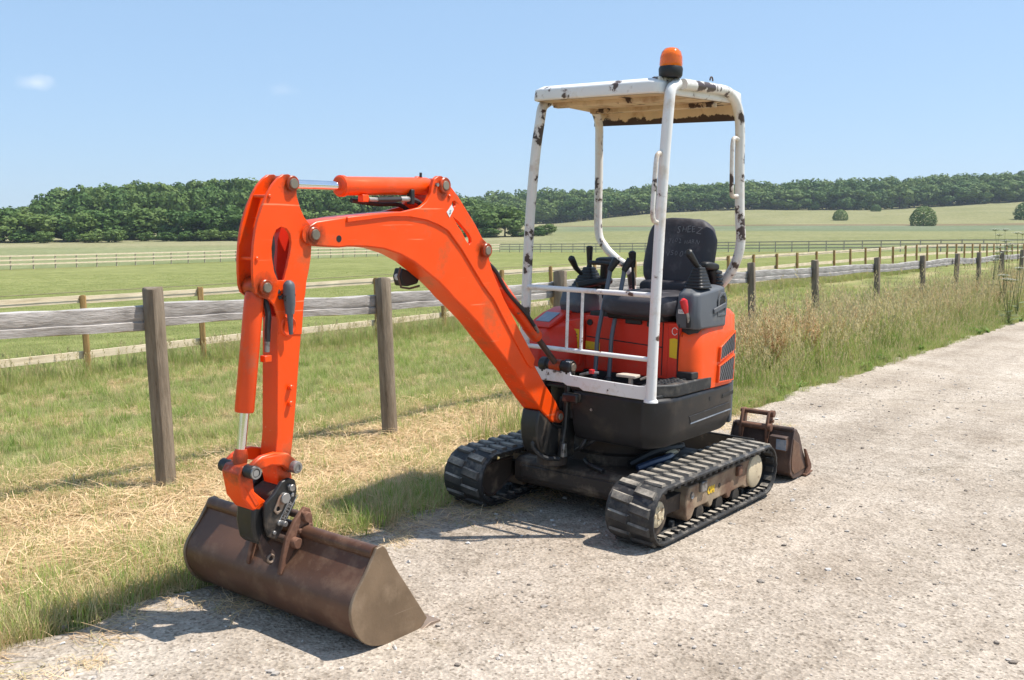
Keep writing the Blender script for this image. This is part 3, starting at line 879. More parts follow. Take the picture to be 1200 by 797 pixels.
# cut hay lying on the verge
hay = lambda X, L: np.clip(1.15 * sstep(0.85, 1.45, L) * (1 - sstep(3.0, 4.0, L)) * (0.16 + 1.15 * patch(X, L, 1.25, 3)), 0, 1)
X, L, x, y = pts_XL(-3.8, 6.0, 0.7, 4.0, 14000, hay)
scatter('cut_hay', straw, x, y, 0.6, 1.15, tilt=0.06)
# a few strands blown on to the track and under the machine
X, L, x, y = pts_XL(-3.2, 5.5, -0.1, 0.9, 420, lambda X, L: sstep(-0.2, 0.9, L) ** 2)
scatter('loose_straw', straw, x, y, 0.35, 0.8, tilt=0.03)
# short green and dry grass of the verge
X, L, x, y = pts_XL(-4.0, 6.0, 0.64, 4.3, 17000, lambda X, L: 0.40 * (1 - 0.6 * sstep(1.2, 1.7, L) * (1 - sstep(2.7, 3.3, L))) + 0.5 * patch(X, L, 1.3) * (1 - 0.7 * sstep(1.2, 1.7, L) * (1 - sstep(2.6, 3.4, L))) + 0.3 * (1 - sstep(0.8, 1.3, L)))
scatter('verge_grass', mown + dryt + lush, x, y, 0.45, 0.85, weights=[4, 4, 4, 2.2, 2.2, 2.2, .35, .35, .35])
# mown paddock between the two nearer fences and on towards the third
X, L, x, y = pts_XL(-26, 5.5, 3.0, 9.6, 30000, lambda X, L: 0.35 + 0.65 * np.clip(1 - (-X - 6) / 20, 0.25, 1))
Xs, Ls, xs_, ys_ = pts_XL(-22, 5.5, 3.2, 8.6, 4200, lambda X, L: sstep(0.55, 0.9, patch(X * .35, L * 1.6, 1.2, 4)))
scatter('dead_thatch', straw, xs_, ys_, 0.4, 0.8, tilt=0.03)
scatter('paddock_grass', mown + dryt[:1] + lush[:1], x, y, 0.45, 0.85, weights=[5, 5, 5, .3, .25])
u_ = rng.random(26000) ** 1.6; dd = 12 + 50 * u_
xx = px_at(rng.uniform(-40, 1100, 26000), dd); XX, YY = w2l(xx, dd)
k = -YY > 9.2
scatter('far_paddock_grass', mown, xx[k], dd[k], 1.0, 1.7)
# uncut grass along the three-rail fence
X, L, x, y = pts_XL(-40, 4.6, 8.45, 9.5, 4200, lambda X, L: 0.35 + 0.65 * patch(X, L, 1.1, 5))
scatter('fence_line_grass', longg + dryt[:1], x, y, 0.4, 0.8, weights=[3, 3, 3, 1])
# tall weeds of the verge behind the machine
def tall_d(X, L): return sstep(0.95, 1.5, L) * (1 - sstep(2.9, 3.6, L)) * (0.45 + 0.55 * patch(X, L, 0.8, 2)) * (1 - sstep(-3.9, -2.9, X))
X, L, x, y = pts_XL(-34, -1.0, 0.8, 3.5, 6800, tall_d)
scatter('tall_verge_grass', tallg + longg, x, y, 0, 0, weights=[3, 3, 3, 3, 1.5, 1.5, 1.5], zs=(0.6 + 0.65 * patch(X, L, 1.6, 7)) * rng.uniform(.75, 1.2, len(X)))
X, L, x, y = pts_XL(-28, -1.2, 1.0, 3.2, 520, tall_d)
scatter('seed_heads', oats, x, y, 0.7, 1.15)
X, L, x, y = pts_XL(-30, -0.9, 0.60, 2.0, 9500, lambda X, L: 0.85 - 0.45 * sstep(1.2, 1.9, L))
scatter('green_verge_edge', lush + longg[:1], x, y, 0, 0, weights=[4, 4, 4, 1.2], zs=(0.30 + 0.85 * sstep(0.6, 1.5, L) * (1 - .6 * sstep(-4.2, -3.0, X))) * rng.uniform(.7, 1.35, len(L)))
X, L, x, y = pts_XL(-9.5, -3.0, 1.15, 2.6, 300, lambda X, L: 0.04 + 0.96 * sstep(0.35, 0.85, patch(X, L, 0.55, 9)))
scatter('dock_weeds', docks, x, y, 0.6, 1.05)
X, L, x, y = pts_XL(-28, -9.5, 1.2, 2.9, 160)
scatter('far_dock_weeds', docks, x, y, 0.6, 1.0)
X, L, x, y = pts_XL(-24, 4.5, 0.62, 2.0, 620, lambda X, L: np.where(X < -2, 0.8, 0.06))
scatter('broad_leaf_weeds', leafs, x, y, 0.3, 0.75)

# loose stones on the track
ico = []
bm = bmesh.new(); bmesh.ops.create_icosphere(bm, subdivisions=1, radius=1.0)
IV = np.array([v.co[:] for v in bm.verts]); IF = np.array([[v.index for v in f.verts] for f in bm.faces]); bm.free()
ns = 3800
X = np.concatenate([rng.uniform(-7, 5.2, ns * 2 // 3), rng.uniform(-1, 5.2, ns - ns * 2 // 3)]); L = rng.uniform(-3.6, 0.75, ns)
x, y = l2w(X, -L)
sz = np.exp(rng.normal(math.log(0.0052), 0.45, ns)).clip(0.0025, 0.017)
zz = height(x, y) + 0.004 + 0.006 * wob(x, y, 1.3) * sstep(-5, -4, -np.abs(L)) + sz * 0.25
SV = (IV[None] * (1 + rng.normal(0, .18, (ns, len(IV), 1)))) * (sz[:, None, None] * np.stack([rng.uniform(.8, 1.4, ns), rng.uniform(.8, 1.4, ns), rng.uniform(.5, .8, ns)], -1)[:, None])
SV = SV + np.stack([x, y, zz], -1)[:, None]
SF = (IF[None] + (np.arange(ns) * len(IV))[:, None, None]).reshape(-1, 3)
m, n, l, b = nodes_of('road_stone')
geo = n.new('ShaderNodeNewGeometry')
r1 = ramp(n, [(0.0, (0.18, 0.145, 0.115)), (0.35, (0.33, 0.285, 0.24)), (0.75, (0.46, 0.415, 0.37)), (1.0, (0.58, 0.56, 0.53))])
l.new(geo.outputs['Random Per Island'], r1.inputs[0]); l.new(r1.outputs[0], b.inputs['Base Color'])
b.inputs['Roughness'].default_value = 0.9
st = bpy.data.objects.new('loose_stones', raw_mesh('loose_stones', SV.reshape(-1, 3), SF, m, False)); COL.objects.link(st)
tag(st, kind='stuff')

# ------------------------------------------------------------------ fences
def round_post(h, r, seed, cracks=True, n=14, top_r=0.9):
    rd = random.Random(seed)
    mb = MB()
    rings = []
    ph = [rd.uniform(0, 6.28) for _ in range(4)]
    for z in (-0.25, 0.0, h * .3, h * .6, h - 0.012, h):
        rg = []
        for k in range(n):
            a = 2 * math.pi * k / n
            rr = r * (1 + 0.045 * math.sin(2 * a + ph[0]) + 0.03 * math.sin(5 * a + ph[1]) + 0.02 * math.sin(3 * a + z * 5 + ph[2]))
            if k == int(ph[3] * 2) % n: rr *= 0.84          # a drying split
            if z == h: rr *= top_r
            rg.append(Vector((rr * math.cos(a), rr * math.sin(a), z + (0.006 * math.sin(a * 2 + ph[1]) if z == h else 0))))
        rings.append(rg)
    mb.loft(rings)
    return mb
def log_rail(L_, hgt, thk, seed):
    """split half-round rail along +X, flat side to -Y"""
    rd = random.Random(seed); mb = MB()
    rings = []; S = 12; p = [rd.uniform(0, 6.28) for _ in range(5)]
    for i in range(S + 1):
        x = L_ * i / S
        h = hgt * (1 + 0.07 * math.sin(x * 2.1 + p[0]) + 0.03 * math.sin(x * 6 + p[1])); o = 0.010 * math.sin(x * 1.7 + p[2])
        rg = [(-thk * .5, -h * .47), (-thk * .5 - 0.004, -h * .16), (-thk * .5 + 0.007, -h * .13), (-thk * .5 - 0.003, h * .05), (-thk * .5, h * .46), (0, h * .5), (thk * .35, h * .34), (thk * .5, 0), (thk * .35, -h * .34), (0, -h * .5)]
        rings.append([Vector((x, a + 0.004 * math.sin(x * 9 + p[3] + 40 * b_), b_ + o + 0.003 * math.sin(x * 13 + p[4] + 60 * a))) for a, b_ in rg])
    mb.loft(rings)
    return mb
FAXIS = Vector((-XD[0], -XD[1], 0))     # along the fences, away from the camera
def rot_to(d):
    d = Vector(d).normalized()
    s = Vector((0, 0, 1)).cross(d).normalized()
    return Matrix((d, s, d.cross(s))).transposed()

# weathered single-rail fence beside the track
fa = empty('rail_fence', (*l2w(1.2, -2.66), 0))
tag(fa, 'old grey round-post fence with one thick silvered split rail beside the track', 'fence')
def child(name, me, parent, Mw):
    o = bpy.data.objects.new(name, me); COL.objects.link(o)
    o.parent = parent
    o.matrix_world = Mw if False else Mw
    o.matrix_parent_inverse = Matrix.Identity(4)
    o.matrix_basis = (Matrix.Translation(parent.location) @ parent.rotation_euler.to_matrix().to_4x4()).inverted() @ Mw
    return o
depths = [4.4, 6.36, 8.0, 9.94, 11.8, 13.7, 15.65, 18.1, 20.5, 22.6, 24.5, 26.5, 28.6, 30.8, 33, 35.2, 37.5, 40]
leanx = [0, -.035, -.035, .0, -.01, -.035, -.045, -.03, -.03, 0.02, -.03, 0, .02, -.02, 0, .02, 0, 0]
postm = [round_post(1.31, 0.066, s).mesh('fence_post', M['post_wood']) for s in range(5)]
pa = []
for i, d in enumerate(depths):
    X = (d - 6.36) / XD[1]
    x, y = l2w(1.2 + X, -2.66)
    z = hz(x, y)
    T = Matrix.Translation((x, y, z)) @ Matrix.Rotation(leanx[i] * -1.0, 4, 'Y') if False else Matrix.Translation((x, y, z))
    sh = Matrix.Identity(4); sh[0][2] = leanx[i]; sh[1][2] = 0.01 * ((i * 7) % 3 - 1)
    T = T @ Matrix.Rotation(math.atan(leanx[i]), 4, 'Y') @ Matrix.Rotation(i * 1.9, 4, 'Z')
    top = 1.21 + 0.006 * max(0, d - 20) - z
    child('fence_post', postm[i % 5], fa, T @ Matrix.Scale(top / 1.31, 4, (0, 0, 1)) @ Matrix.Scale(1.0 if i < 5 else 0.86, 4, (1, 0, 0)) @ Matrix.Scale(1.0 if i < 5 else 0.86, 4, (0, 1, 0)))
    pa.append(Vector((x, y, 1.015 + 0.006 * max(0, d - 20) + 0.01 * math.sin(i * 2.3))))
off = Vector((-YD[0], -YD[1], 0)) * 0.115
for i in range(len(pa) - 1):
    a, b_ = pa[i] + off, pa[i + 1] + off
    Lr = (b_ - a).length
    mb = log_rail(Lr - 0.006, 0.150 if i < 9 else .14, 0.085, i + 40)
    child('rail', mb.mesh('rail', M['rail_wood']), fa, Matrix.Translation(a) @ rot_to(b_ - a).to_4x4())

# three-rail paddock fence of round brown posts and pale sawn rails
fb0 = l2w(0, -8.98)
fb = empty('paddock_fence', (*fb0, 0))
tag(fb, 'three-rail paddock fence with slim brown posts and pale sawn rails behind the grey fence', 'fence')
pbm = [round_post(1.10, 0.043, s + 20, n=10).mesh('fence_post', M['brown_post']) for s in range(4)]
pts = []
us = 1373 / 0.80e-4
k0 = 1 / 1373 * 1e4
i = -2
while True:
    u = 1e4 / (7.283 + 0.805 * i)
    d = 17235 / u
    if d > 64: break
    x = px_at(1473 - u, d)
    X, Y = w2l(x, d)
    z = 0.83 + 0.0165 * (min(d, 45) - 12.55) - 1.04
    pts.append(Vector((x, d, z)))
    lean = random.gauss(-0.02, 0.015)
    child('fence_post', pbm[i % 4], fb, Matrix.Translation((x, d, z - 0.02)) @ Matrix.Rotation(lean, 4, 'Y') @ Matrix.Rotation(i * 1.3, 4, 'Z') @ Matrix.Scale((1.06 + random.uniform(-.015, .03)) / 1.10, 4, (0, 0, 1)))
    i += 1
off = Vector((-YD[0], -YD[1], 0)) * 0.066
railmesh = {}
for hh in (0.275, 0.63, 0.975):
    for i in range(0, len(pts) - 1, 2):
        j = min(i + 2, len(pts) - 1)
        a = pts[i] + off + Vector((0, 0, hh + random.uniform(-.012, .012))); b_ = pts[j] + off + Vector((0, 0, hh + random.uniform(-.012, .012)))
        mb = MB().box(((b_ - a).length / 2, 0, 0), ((b_ - a).length - 0.008, 0.038, 0.094))
        child('rail', mb.mesh('rail', M['sawn_wood'], 0), fb, Matrix.Translation(a) @ rot_to(b_ - a).to_4x4())
# thin electric tape along the top of the posts
wb = MB().tube([p + Vector((0, 0, 1.075)) for p in pts], 0.004, 4)
wo = wb.build('top_wire', M['post_wood'], fb); wo.matrix_basis = Matrix.Translation(-fb.location)

# far three-rail fence across the field
fc = empty('far_field_fence', (-39, 75, 0))
tag(fc, 'long thin three-rail fence across the open field in the distance', 'fence')
CP = [Vector((-46.5, 63.5)), Vector((-39, 75)), Vector((-20.5, 103.5)), Vector((-2.0, 131)), Vector((22, 106.5)), Vector((44, 85)), Vector((66, 64))]
def along(P, step):
    out = []; carry = 0
    for a, b_ in zip(P[:-1], P[1:]):
        L_ = (b_ - a).length; t = carry
        while t < L_:
            out.append(a + (b_ - a) * (t / L_)); t += step
        carry = t - L_
    return out
cps = along(CP, 1.85)
cpm = MB().box((0, 0, 0.5), (0.085, 0.085, 1.22)).mesh('fence_post', M['far_rail_shaded'], 0)
cpts = []
for p in cps:
    z = hz(p.x, p.y)
    cpts.append(Vector((p.x, p.y, z)))
    child('fence_post', cpm, fc, Matrix.Translation((p.x, p.y, z)))
for hh in (0.40, 0.72, 1.04):
    for i in range(0, len(cpts) - 1, 4):
        j = min(i + 4, len(cpts) - 1)
        a, b_ = cpts[i] + Vector((0, 0, hh)), cpts[j] + Vector((0, 0, hh))
        nrm = (b_ - a).cross(Vector((0, 0, 1))).normalized() * (-0.06 if a.x > -3 else 0.06)
        mb = MB().box(((b_ - a).length / 2, 0, 0), ((b_ - a).length, 0.04, 0.11))
        child('rail', mb.mesh('rail', M['sawn_wood'] if a.x < -2.5 else M['far_rail_shaded'], 0), fc, Matrix.Translation(a + nrm) @ rot_to(b_ - a).to_4x4())  # rails past the corner take the darker wood, painting in their unlit side

# ------------------------------------------------------------------ trees
def tree_leaf(name, ca, cb, cc):
    m, n, l, b = nodes_of(name)
    oi = n.new('ShaderNodeObjectInfo')
    geo = n.new('ShaderNodeNewGeometry')
    n1 = noise_node(n, l, geo.outputs['Position'], 0.35, 4)
    ad = n.new('ShaderNodeMath'); ad.operation = 'MULTIPLY_ADD'; ad.inputs[1].default_value = 0.75
    l.new(oi.outputs['Random'], ad.inputs[0])
    hf = n.new('ShaderNodeMath'); hf.operation = 'MULTIPLY_ADD'; hf.inputs[1].default_value = 0.25
    l.new(geo.outputs['Random Per Island'], hf.inputs[0]); 
    h2 = n.new('ShaderNodeMath'); h2.operation = 'MULTIPLY'; h2.inputs[1].default_value = 0.45
    l.new(n1.outputs['Fac'], h2.inputs[0]); l.new(h2.outputs[0], hf.inputs[2])
    l.new(hf.outputs[0], ad.inputs[2])
    r = ramp(n, [(0.1, ca), (0.5, cb), (0.95, cc)]); l.new(ad.outputs[0], r.inputs[0])
    l.new(r.outputs[0], b.inputs['Base Color'])
    b.inputs['Roughness'].default_value = 0.65
    b.inputs['Specular IOR Level'].default_value = 0.2
    tr = n.new('ShaderNodeBsdfTranslucent'); l.new(r.outputs[0], tr.inputs['Color'])
    mx = n.new('ShaderNodeMixShader'); mx.inputs[0].default_value = 0.18
    l.new(b.outputs[0], mx.inputs[1]); l.new(tr.outputs[0], mx.inputs[2])
    l.new(mx.outputs[0], n['Material Output'].inputs['Surface'])
    return m
leaf_a = tree_leaf('oak_leaves', (0.048, 0.096, 0.022), (0.085, 0.152, 0.034), (0.140, 0.200, 0.050))
bark = worn('bark', (0.10, 0.08, 0.06), 0.9, var=0.3, bmp=0.4)
def crown_mesh(seed, nl=1500, leaf=0.05, base=0.06, flat=0.0, lobes=26):
    """unit tree: height 1, width about 1"""
    g = np.random.default_rng(seed)
    th = g.uniform(0, 2 * np.pi, lobes); u = g.uniform(-0.95, 1, lobes)
    rr = g.uniform(0.55, 0.86, lobes)
    C = np.stack([np.sqrt(1 - u * u) * np.cos(th) * .36 * rr, np.sqrt(1 - u * u) * np.sin(th) * .36 * rr, base + (1 - base) * (0.5 + 0.40 * u * rr)], -1)
    S = g.uniform(0.10, 0.17, lobes)
    k = g.integers(0, lobes, nl)
    d = g.normal(0, 1, (nl, 3)); d /= np.linalg.norm(d, axis=1)[:, None]
    rad = S[k] * (0.80 + 0.25 * g.random(nl) ** 0.5)
    P = C[k] + d * rad[:, None] * np.array([1.1, 1.1, 0.9])
    P[:, 2] = np.clip(P[:, 2], base * .4, 1.02)
    nrm = d + g.normal(0, .30, (nl, 3)); nrm /= np.linalg.norm(nrm, axis=1)[:, None]
    a = np.cross(nrm, g.normal(0, 1, (nl, 3))); a /= np.linalg.norm(a, axis=1)[:, None]
    b_ = np.cross(nrm, a)
    s = leaf * g.uniform(.6, 1.25, nl)[:, None]
    V = np.stack([P - a * s, P + b_ * s * .7, P + a * s, P - b_ * s * .7], 1).reshape(-1, 3)
    F = np.arange(nl * 4).reshape(nl, 4)
    return raw_mesh('crown', V, F, leaf_a, False)
crowns = [crown_mesh(s, 2300, .040) for s in range(6)]
woods = [crown_mesh(80 + s, 2600, 0.040, -0.12, 0, 30) for s in range(6)]
bushes = [crown_mesh(50 + s, 2000, 0.042, 0.0) for s in range(2)]
def dome_mesh(seed, nl=2200):
    g = np.random.default_rng(seed)
    th = g.uniform(0, 2 * np.pi, nl); z = g.uniform(0.0, 1.0, nl)
    r = 0.5 * np.sqrt(np.clip(1 - (np.clip(z - .25, 0, 1) / .75) ** 2.2, 0, 1)) * (1 - .12 * np.clip(.25 - z, 0, 1) / .25)
    k = (0.86 + 0.14 * g.random(nl)) * (1 + .035 * np.sin(th * 5 + seed) + .03 * np.sin(z * 14 + th * 3))
    P = np.stack([r * k * np.cos(th), r * k * np.sin(th), z * (0.97 + .03 * np.sin(th * 4))], -1)
    nrm = np.stack([np.cos(th) * r, np.sin(th) * r, (z - .3) * .6], -1) + g.normal(0, .16, (nl, 3)); nrm /= np.linalg.norm(nrm, axis=1)[:, None]
    a = np.cross(nrm, g.normal(0, 1, (nl, 3))); a /= np.linalg.norm(a, axis=1)[:, None]
    b_ = np.cross(nrm, a); s = 0.036 * g.uniform(.6, 1.25, nl)[:, None]
    V = np.stack([P - a * s, P + b_ * s * .8, P + a * s, P - b_ * s * .8], 1).reshape(-1, 3)
    return raw_mesh('crown', V, np.arange(nl * 4).reshape(nl, 4), leaf_a, False)
domes = [dome_mesh(s) for s in range(2)]
def trunk_mesh(seed):
    rd = random.Random(seed); mb = MB()
    mb.tube([(0, 0, -.05), (.01, 0, .1), (.0, .01, .3), (.02, .0, .55), (.03, .02, .8)], [.045, .03, .025, .016, .006], 7)
    for k in range(6):
        a = k * 1.05 + rd.uniform(0, .5); z = rd.uniform(.2, .5)
        mb.tube([(0, 0, z), (math.cos(a) * .12, math.sin(a) * .12, z + .12), (math.cos(a) * .26, math.sin(a) * .26, z + .2)], [.014, .009, .004], 5)
    return mb.mesh('trunk', bark)
trunks = [trunk_mesh(s) for s in range(3)]
trd = random.Random(11)
def plant_tree(name, x, y, w, h, label, cat, group=None, pool=crowns, sink=0.25):
    r_ = empty(name, (x, y, hz(x, y) - sink), (0, 0, trd.uniform(0, 6.28)))
    tag(r_, label, cat, group)
    inst('crown', trd.choice(pool), r_, scl=(w, w * trd.uniform(.85, 1.1), h))
    inst('trunk', trd.choice(trunks), r_, scl=(h * .9, h * .9, h))
    return r_
def lerp_tab(tab, x):
    xs_, ys_ = zip(*tab)
    return float(np.interp(x, xs_, ys_))
# left wood: skirt of shrubs, front trees, taller trees on the rise behind
px_ = -70
while px_ < 640:
    d = lerp_tab([(-70, 188), (300, 190), (640, 206)], px_) + trd.uniform(-3, 3)
    w = trd.uniform(4.5, 7.5)
    plant_tree('hedge_shrub', px_at(px_, d), d, w, trd.uniform(2.0, 3.4), 'low green shrub along the foot of the wood on the left', 'shrub', 'shrubs at the foot of the left wood', bushes, 0.3)
    px_ += trd.uniform(22, 36)
px_ = -80
FT = [(-80, 238), (0, 240), (60, 243), (120, 239), (200, 240), (270, 234), (330, 240), (420, 246), (520, 250), (560, 254)]
while px_ < 560:
    d = lerp_tab([(-70, 194), (300, 197), (640, 212)], px_) + trd.uniform(-3, 5)
    top = lerp_tab(FT, px_) + trd.uniform(-4, 7)
    x = px_at(px_, d); z0 = hz(x, d)
    h = (283 - top) * d / FPX + CAMZ - z0
    plant_tree('broadleaf_tree', x, d, trd.uniform(9.5, 14), h + .4, 'round mid-green tree in the front row of the wood on the left', 'tree', 'front trees of the left wood', woods)
    px_ += trd.uniform(16, 30)
BT = [(-90, 256), (-20, 250), (10, 246), (30, 241), (45, 236), (60, 222), (100, 215), (150, 211), (200, 209), (260, 208), (330, 207), (400, 211), (470, 219), (540, 228), (600, 240)]
for row, (dy, lift, step) in enumerate(((240, 8, 19), (258, 0, 15), (274, 1.5, 19))):
    px_ = -90
    while px_ < 590:
        d = dy + trd.uniform(-4, 4)
        top = lerp_tab(BT, px_) + lift + trd.uniform(-1.5, 2.5)
        x = px_at(px_, d); z0 = hz(x, d)
        h = max(5, (283 - top) * d / FPX + CAMZ - z0)
        plant_tree('tall_tree', x, d, trd.uniform(9, 13), h + .3, 'tall dark tree on the rise at the back of the wood on the left', 'tree', 'tall trees at the back of the left wood')
        px_ += trd.uniform(step * .8, step * 1.3)
# rounded willow-green trees where the wood meets the far field
for (p, top, bot, d, wpx) in ((592, 241, 275, 204, 58), (640, 262, 274, 208, 26), (560, 248, 276, 206, 34)):
    x = px_at(p, d)
    plant_tree('round_tree', x, d, wpx * d / FPX * 1.12, (283 - top) * d / FPX + CAMZ - hz(x, d) + .3,
               {592: 'big rounded pale green tree at the right end of the left wood', 640: 'small dark tree right of the big rounded pale green one', 560: 'middling tree just left of the big rounded pale green one'}[p], 'tree')
# wood along the skyline on the right
RT = [(460, 226), (540, 223), (600, 219), (660, 218), (760, 213), (870, 210), (960, 207), (1040, 204), (1120, 201), (1200, 198), (1290, 195)]
RB = [(460, 276), (600, 266), (640, 263), (700, 256), (760, 250), (873, 246), (1023, 246), (1189, 236), (1290, 232)]
for row, (dy, frac, step) in enumerate(((458, 0.70, 15), (474, 0.92, 14), (495, 1.0, 17))):
    px_ = 470
    while px_ < 1280:
        d = dy + trd.uniform(-5, 5)
        x = px_at(px_, d); z0 = hz(x, d)
        t, b_ = lerp_tab(RT, px_), lerp_tab(RB, px_)
        top = b_ + (t - b_) * frac + trd.uniform(-1.0, 1.8)
        h = max(6, (283 - top) * d / FPX + CAMZ - z0)
        plant_tree('woodland_tree', x, d, trd.uniform(14, 20), h + .4, 'distant tree of the long blue-green wood along the right skyline', 'tree', 'trees of the right skyline wood', woods)
        px_ += trd.uniform(step * .7, step * 1.15)
def field_bush(p, top, bot, wpx, d, label):
    x = px_at(p, d)
    z0 = hz(x, d)
    plant_tree('field_bush', x, d, wpx * d / FPX * 1.0, (283 - top) * d / FPX + CAMZ - z0 + .2, label, 'bush', None, domes, 0.2)
field_bush(1078.5, 242, 264, 31, 290, 'large round dark green bush standing alone in the right field')
field_bush(982, 246, 255, 18, 345, 'small low bush in the right field left of the large round one')
field_bush(1023, 240, 248, 13, 425, 'pale little tree at the edge of the right skyline wood')
field_bush(1203, 236, 250, 34, 330, 'dark bush at the right edge of the photo below the skyline wood')

# ------------------------------------------------------------------ hogweed on the right verge
def umbel_plant(x, y, h, seed, label):
    rd = random.Random(seed)
    r_ = empty('hogweed_plant', (x, y, hz(x, y)))
    tag(r_, label, 'plant')
    st_, hd = MB(), MB()
    for q in range(rd.randint(3, 5)):
        a = rd.uniform(0, 6.28); hh = h * rd.uniform(.62, 1.0); le = rd.uniform(.05, .3)
        tip = Vector((math.cos(a) * le, math.sin(a) * le, hh))
        st_.tube(smooth_path([(0, 0, 0), tip * 0.5 + Vector((0, 0, .05)), tip], 3), [.0065 - .0007 * i for i in range(7)], 5)
        rr = rd.uniform(.07, .13)
        for k in range(14):
            b_ = k * 2.4; rad = rr * math.sqrt((k + .5) / 14)
            c = tip + Vector((math.cos(b_) * rad, math.sin(b_) * rad, .05 - rad * .25))
            st_.tube([tip, c], .0022, 3, caps=False)
            for w in range(7):
                o = c + Vector((rd.gauss(0, .010), rd.gauss(0, .010), rd.uniform(0, .008)))
                s = rd.uniform(.006, .011)
                hd.add([o + Vector((s, 0, 0)), o + Vector((0, s, .002)), o + Vector((-s, 0, 0)), o + Vector((0, -s, .002))], [(0, 1, 2, 3)])
        for k in range(2):
            t = rd.uniform(.1, .4); b_ = rd.uniform(0, 6.28)
            c = tip * t; e = c + Vector((math.cos(b_) * .2, math.sin(b_) * .2, .03)); s = Vector((-math.sin(b_), math.cos(b_), 0)) * .05
            st_.add([c, c * .4 + e * .6 + s, e, c * .4 + e * .6 - s], [(0, 1, 2, 3)])
    st_.build('stem', G['stem'], r_); hd.build('flower_head', G['umbel'], r_, smooth=0)
for (p, d, h, lab) in ((1176, 19.5, 1.95, 'tallest white-flowered hogweed at the right edge of the verge'), (1193, 19.2, 1.65, 'white-flowered hogweed at the very right edge, just in front of the tallest'),
                       (1160, 21.5, 1.75, 'slim white-flowered hogweed behind and left of the tallest'), (1184, 17.6, 1.2, 'short white-flowered hogweed nearest the track edge')):
    umbel_plant(px_at(p, d), d, h, int(p), lab)

# ------------------------------------------------------------------ mini excavator
ROLL = R(1.7)
Yv = Vector(YD) * math.cos(ROLL) - Vector((0, 0, 1)) * math.sin(ROLL)
Zv = Vector((0, 0, 1)) * math.cos(ROLL) + Vector(YD) * math.sin(ROLL)
EX = empty('mini_excavator', tuple(ORI), Matrix((Vector(XD), Yv, Zv)).transposed().to_euler())
tag(EX, 'orange mini excavator with white canopy, rubber tracks and a wide rusty bucket on the ground', 'excavator')
YB = -0.14                                   # the boom's own plane
def bp(a, b_, w): return Vector((a, YB + w, b_))
def side(a, b_, w): return Vector((a, w, b_))
def plan(a, b_, w): return Vector((a, b_, w))
def front(a, b_, w): return Vector((w, a, b_))
def circ(cx, cy, r, n=14): return [(cx + r * math.cos(2 * math.pi * i / n), cy + r * math.sin(2 * math.pi * i / n)) for i in range(n)]
def pin(parent, u, z, w0, w1, r, ring=True):
    """pin head: collar in the paint of its part, greasy steel end"""
    s = 1 if w1 > w0 else -1
    p = MB().lathe(bp(u, z, w0), (0, s, 0), [(0.001, 0), (r, 0), (r, abs(w1 - w0) - .004), (r * .9, abs(w1 - w0)), (.001, abs(w1 - w0))], 20).build('pin', M['pin'], parent)
    return p
def hose(parent, pts, r=0.009, name='hose', mat='hose', n=8):
    return MB().tube(smooth_path(pts, 5), r, n).build(name, M[mat], parent)
def bolt(mb, c, ax, r=.012, h=.01):
    return mb.lathe(c, ax, [(.001, 0), (r, 0), (r, h), (.001, h)], 6)

# --- boom
BOOM = [(2.269,1.502),(2.271,1.534),(2.256,1.559),(2.221,1.576),(2.059,1.597),(1.896,1.613),(1.738,1.625),(1.641,1.617),(1.529,1.589),(1.411,1.537),(1.299,1.439),(1.169,1.308),(1.031,1.17),(0.885,1.024),(0.778,0.902),(0.65,0.758),(0.548,0.657),(0.491,0.586),(0.487,0.56),(0.493,0.54),(0.52,0.53),(0.561,0.536),(0.652,0.599),(0.724,0.663),(0.794,0.729),(0.914,0.851),(1.061,0.981),(1.214,1.115),(1.311,1.185),(1.389,1.237),(1.427,1.268),(1.498,1.317),(1.581,1.365),(1.658,1.408),(1.745,1.442),(1.849,1.467),(1.949,1.476),(2.058,1.477),(2.1,1.473),(2.252,1.482)]
boom = MB().poly(BOOM, bp, -.062, .062).build('boom', M['orange'], EX, .006)
BRK = [(2.065,1.596),(1.902,1.611),(1.744,1.625),(1.637,1.646),(1.594,1.673),(1.566,1.711),(1.560,1.745),(1.548,1.772),(1.522,1.787),(1.498,1.788),(1.470,1.776),(1.445,1.752),(1.384,1.703),(1.322,1.642),(1.258,1.58),(1.205,1.517),(1.168,1.492),(1.150,1.472),(1.142,1.454),(1.146,1.43),(1.146,1.41),(1.119,1.356),(1.027,1.22),(0.895,1.064),(0.749,0.895),(0.769,0.848),(0.807,0.87),(0.945,1.029),(1.104,1.221),(1.185,1.291),(1.265,1.374),(1.341,1.454),(1.448,1.548),(1.507,1.571),(1.592,1.592),(1.701,1.604),(1.806,1.602),(1.907,1.591),(2.065,1.574)]
HOLE = [(1.412,1.605),(1.382,1.591),(1.345,1.564),(1.307,1.537),(1.286,1.513),(1.283,1.495),(1.297,1.484),(1.318,1.5),(1.35,1.54),(1.387,1.575)]
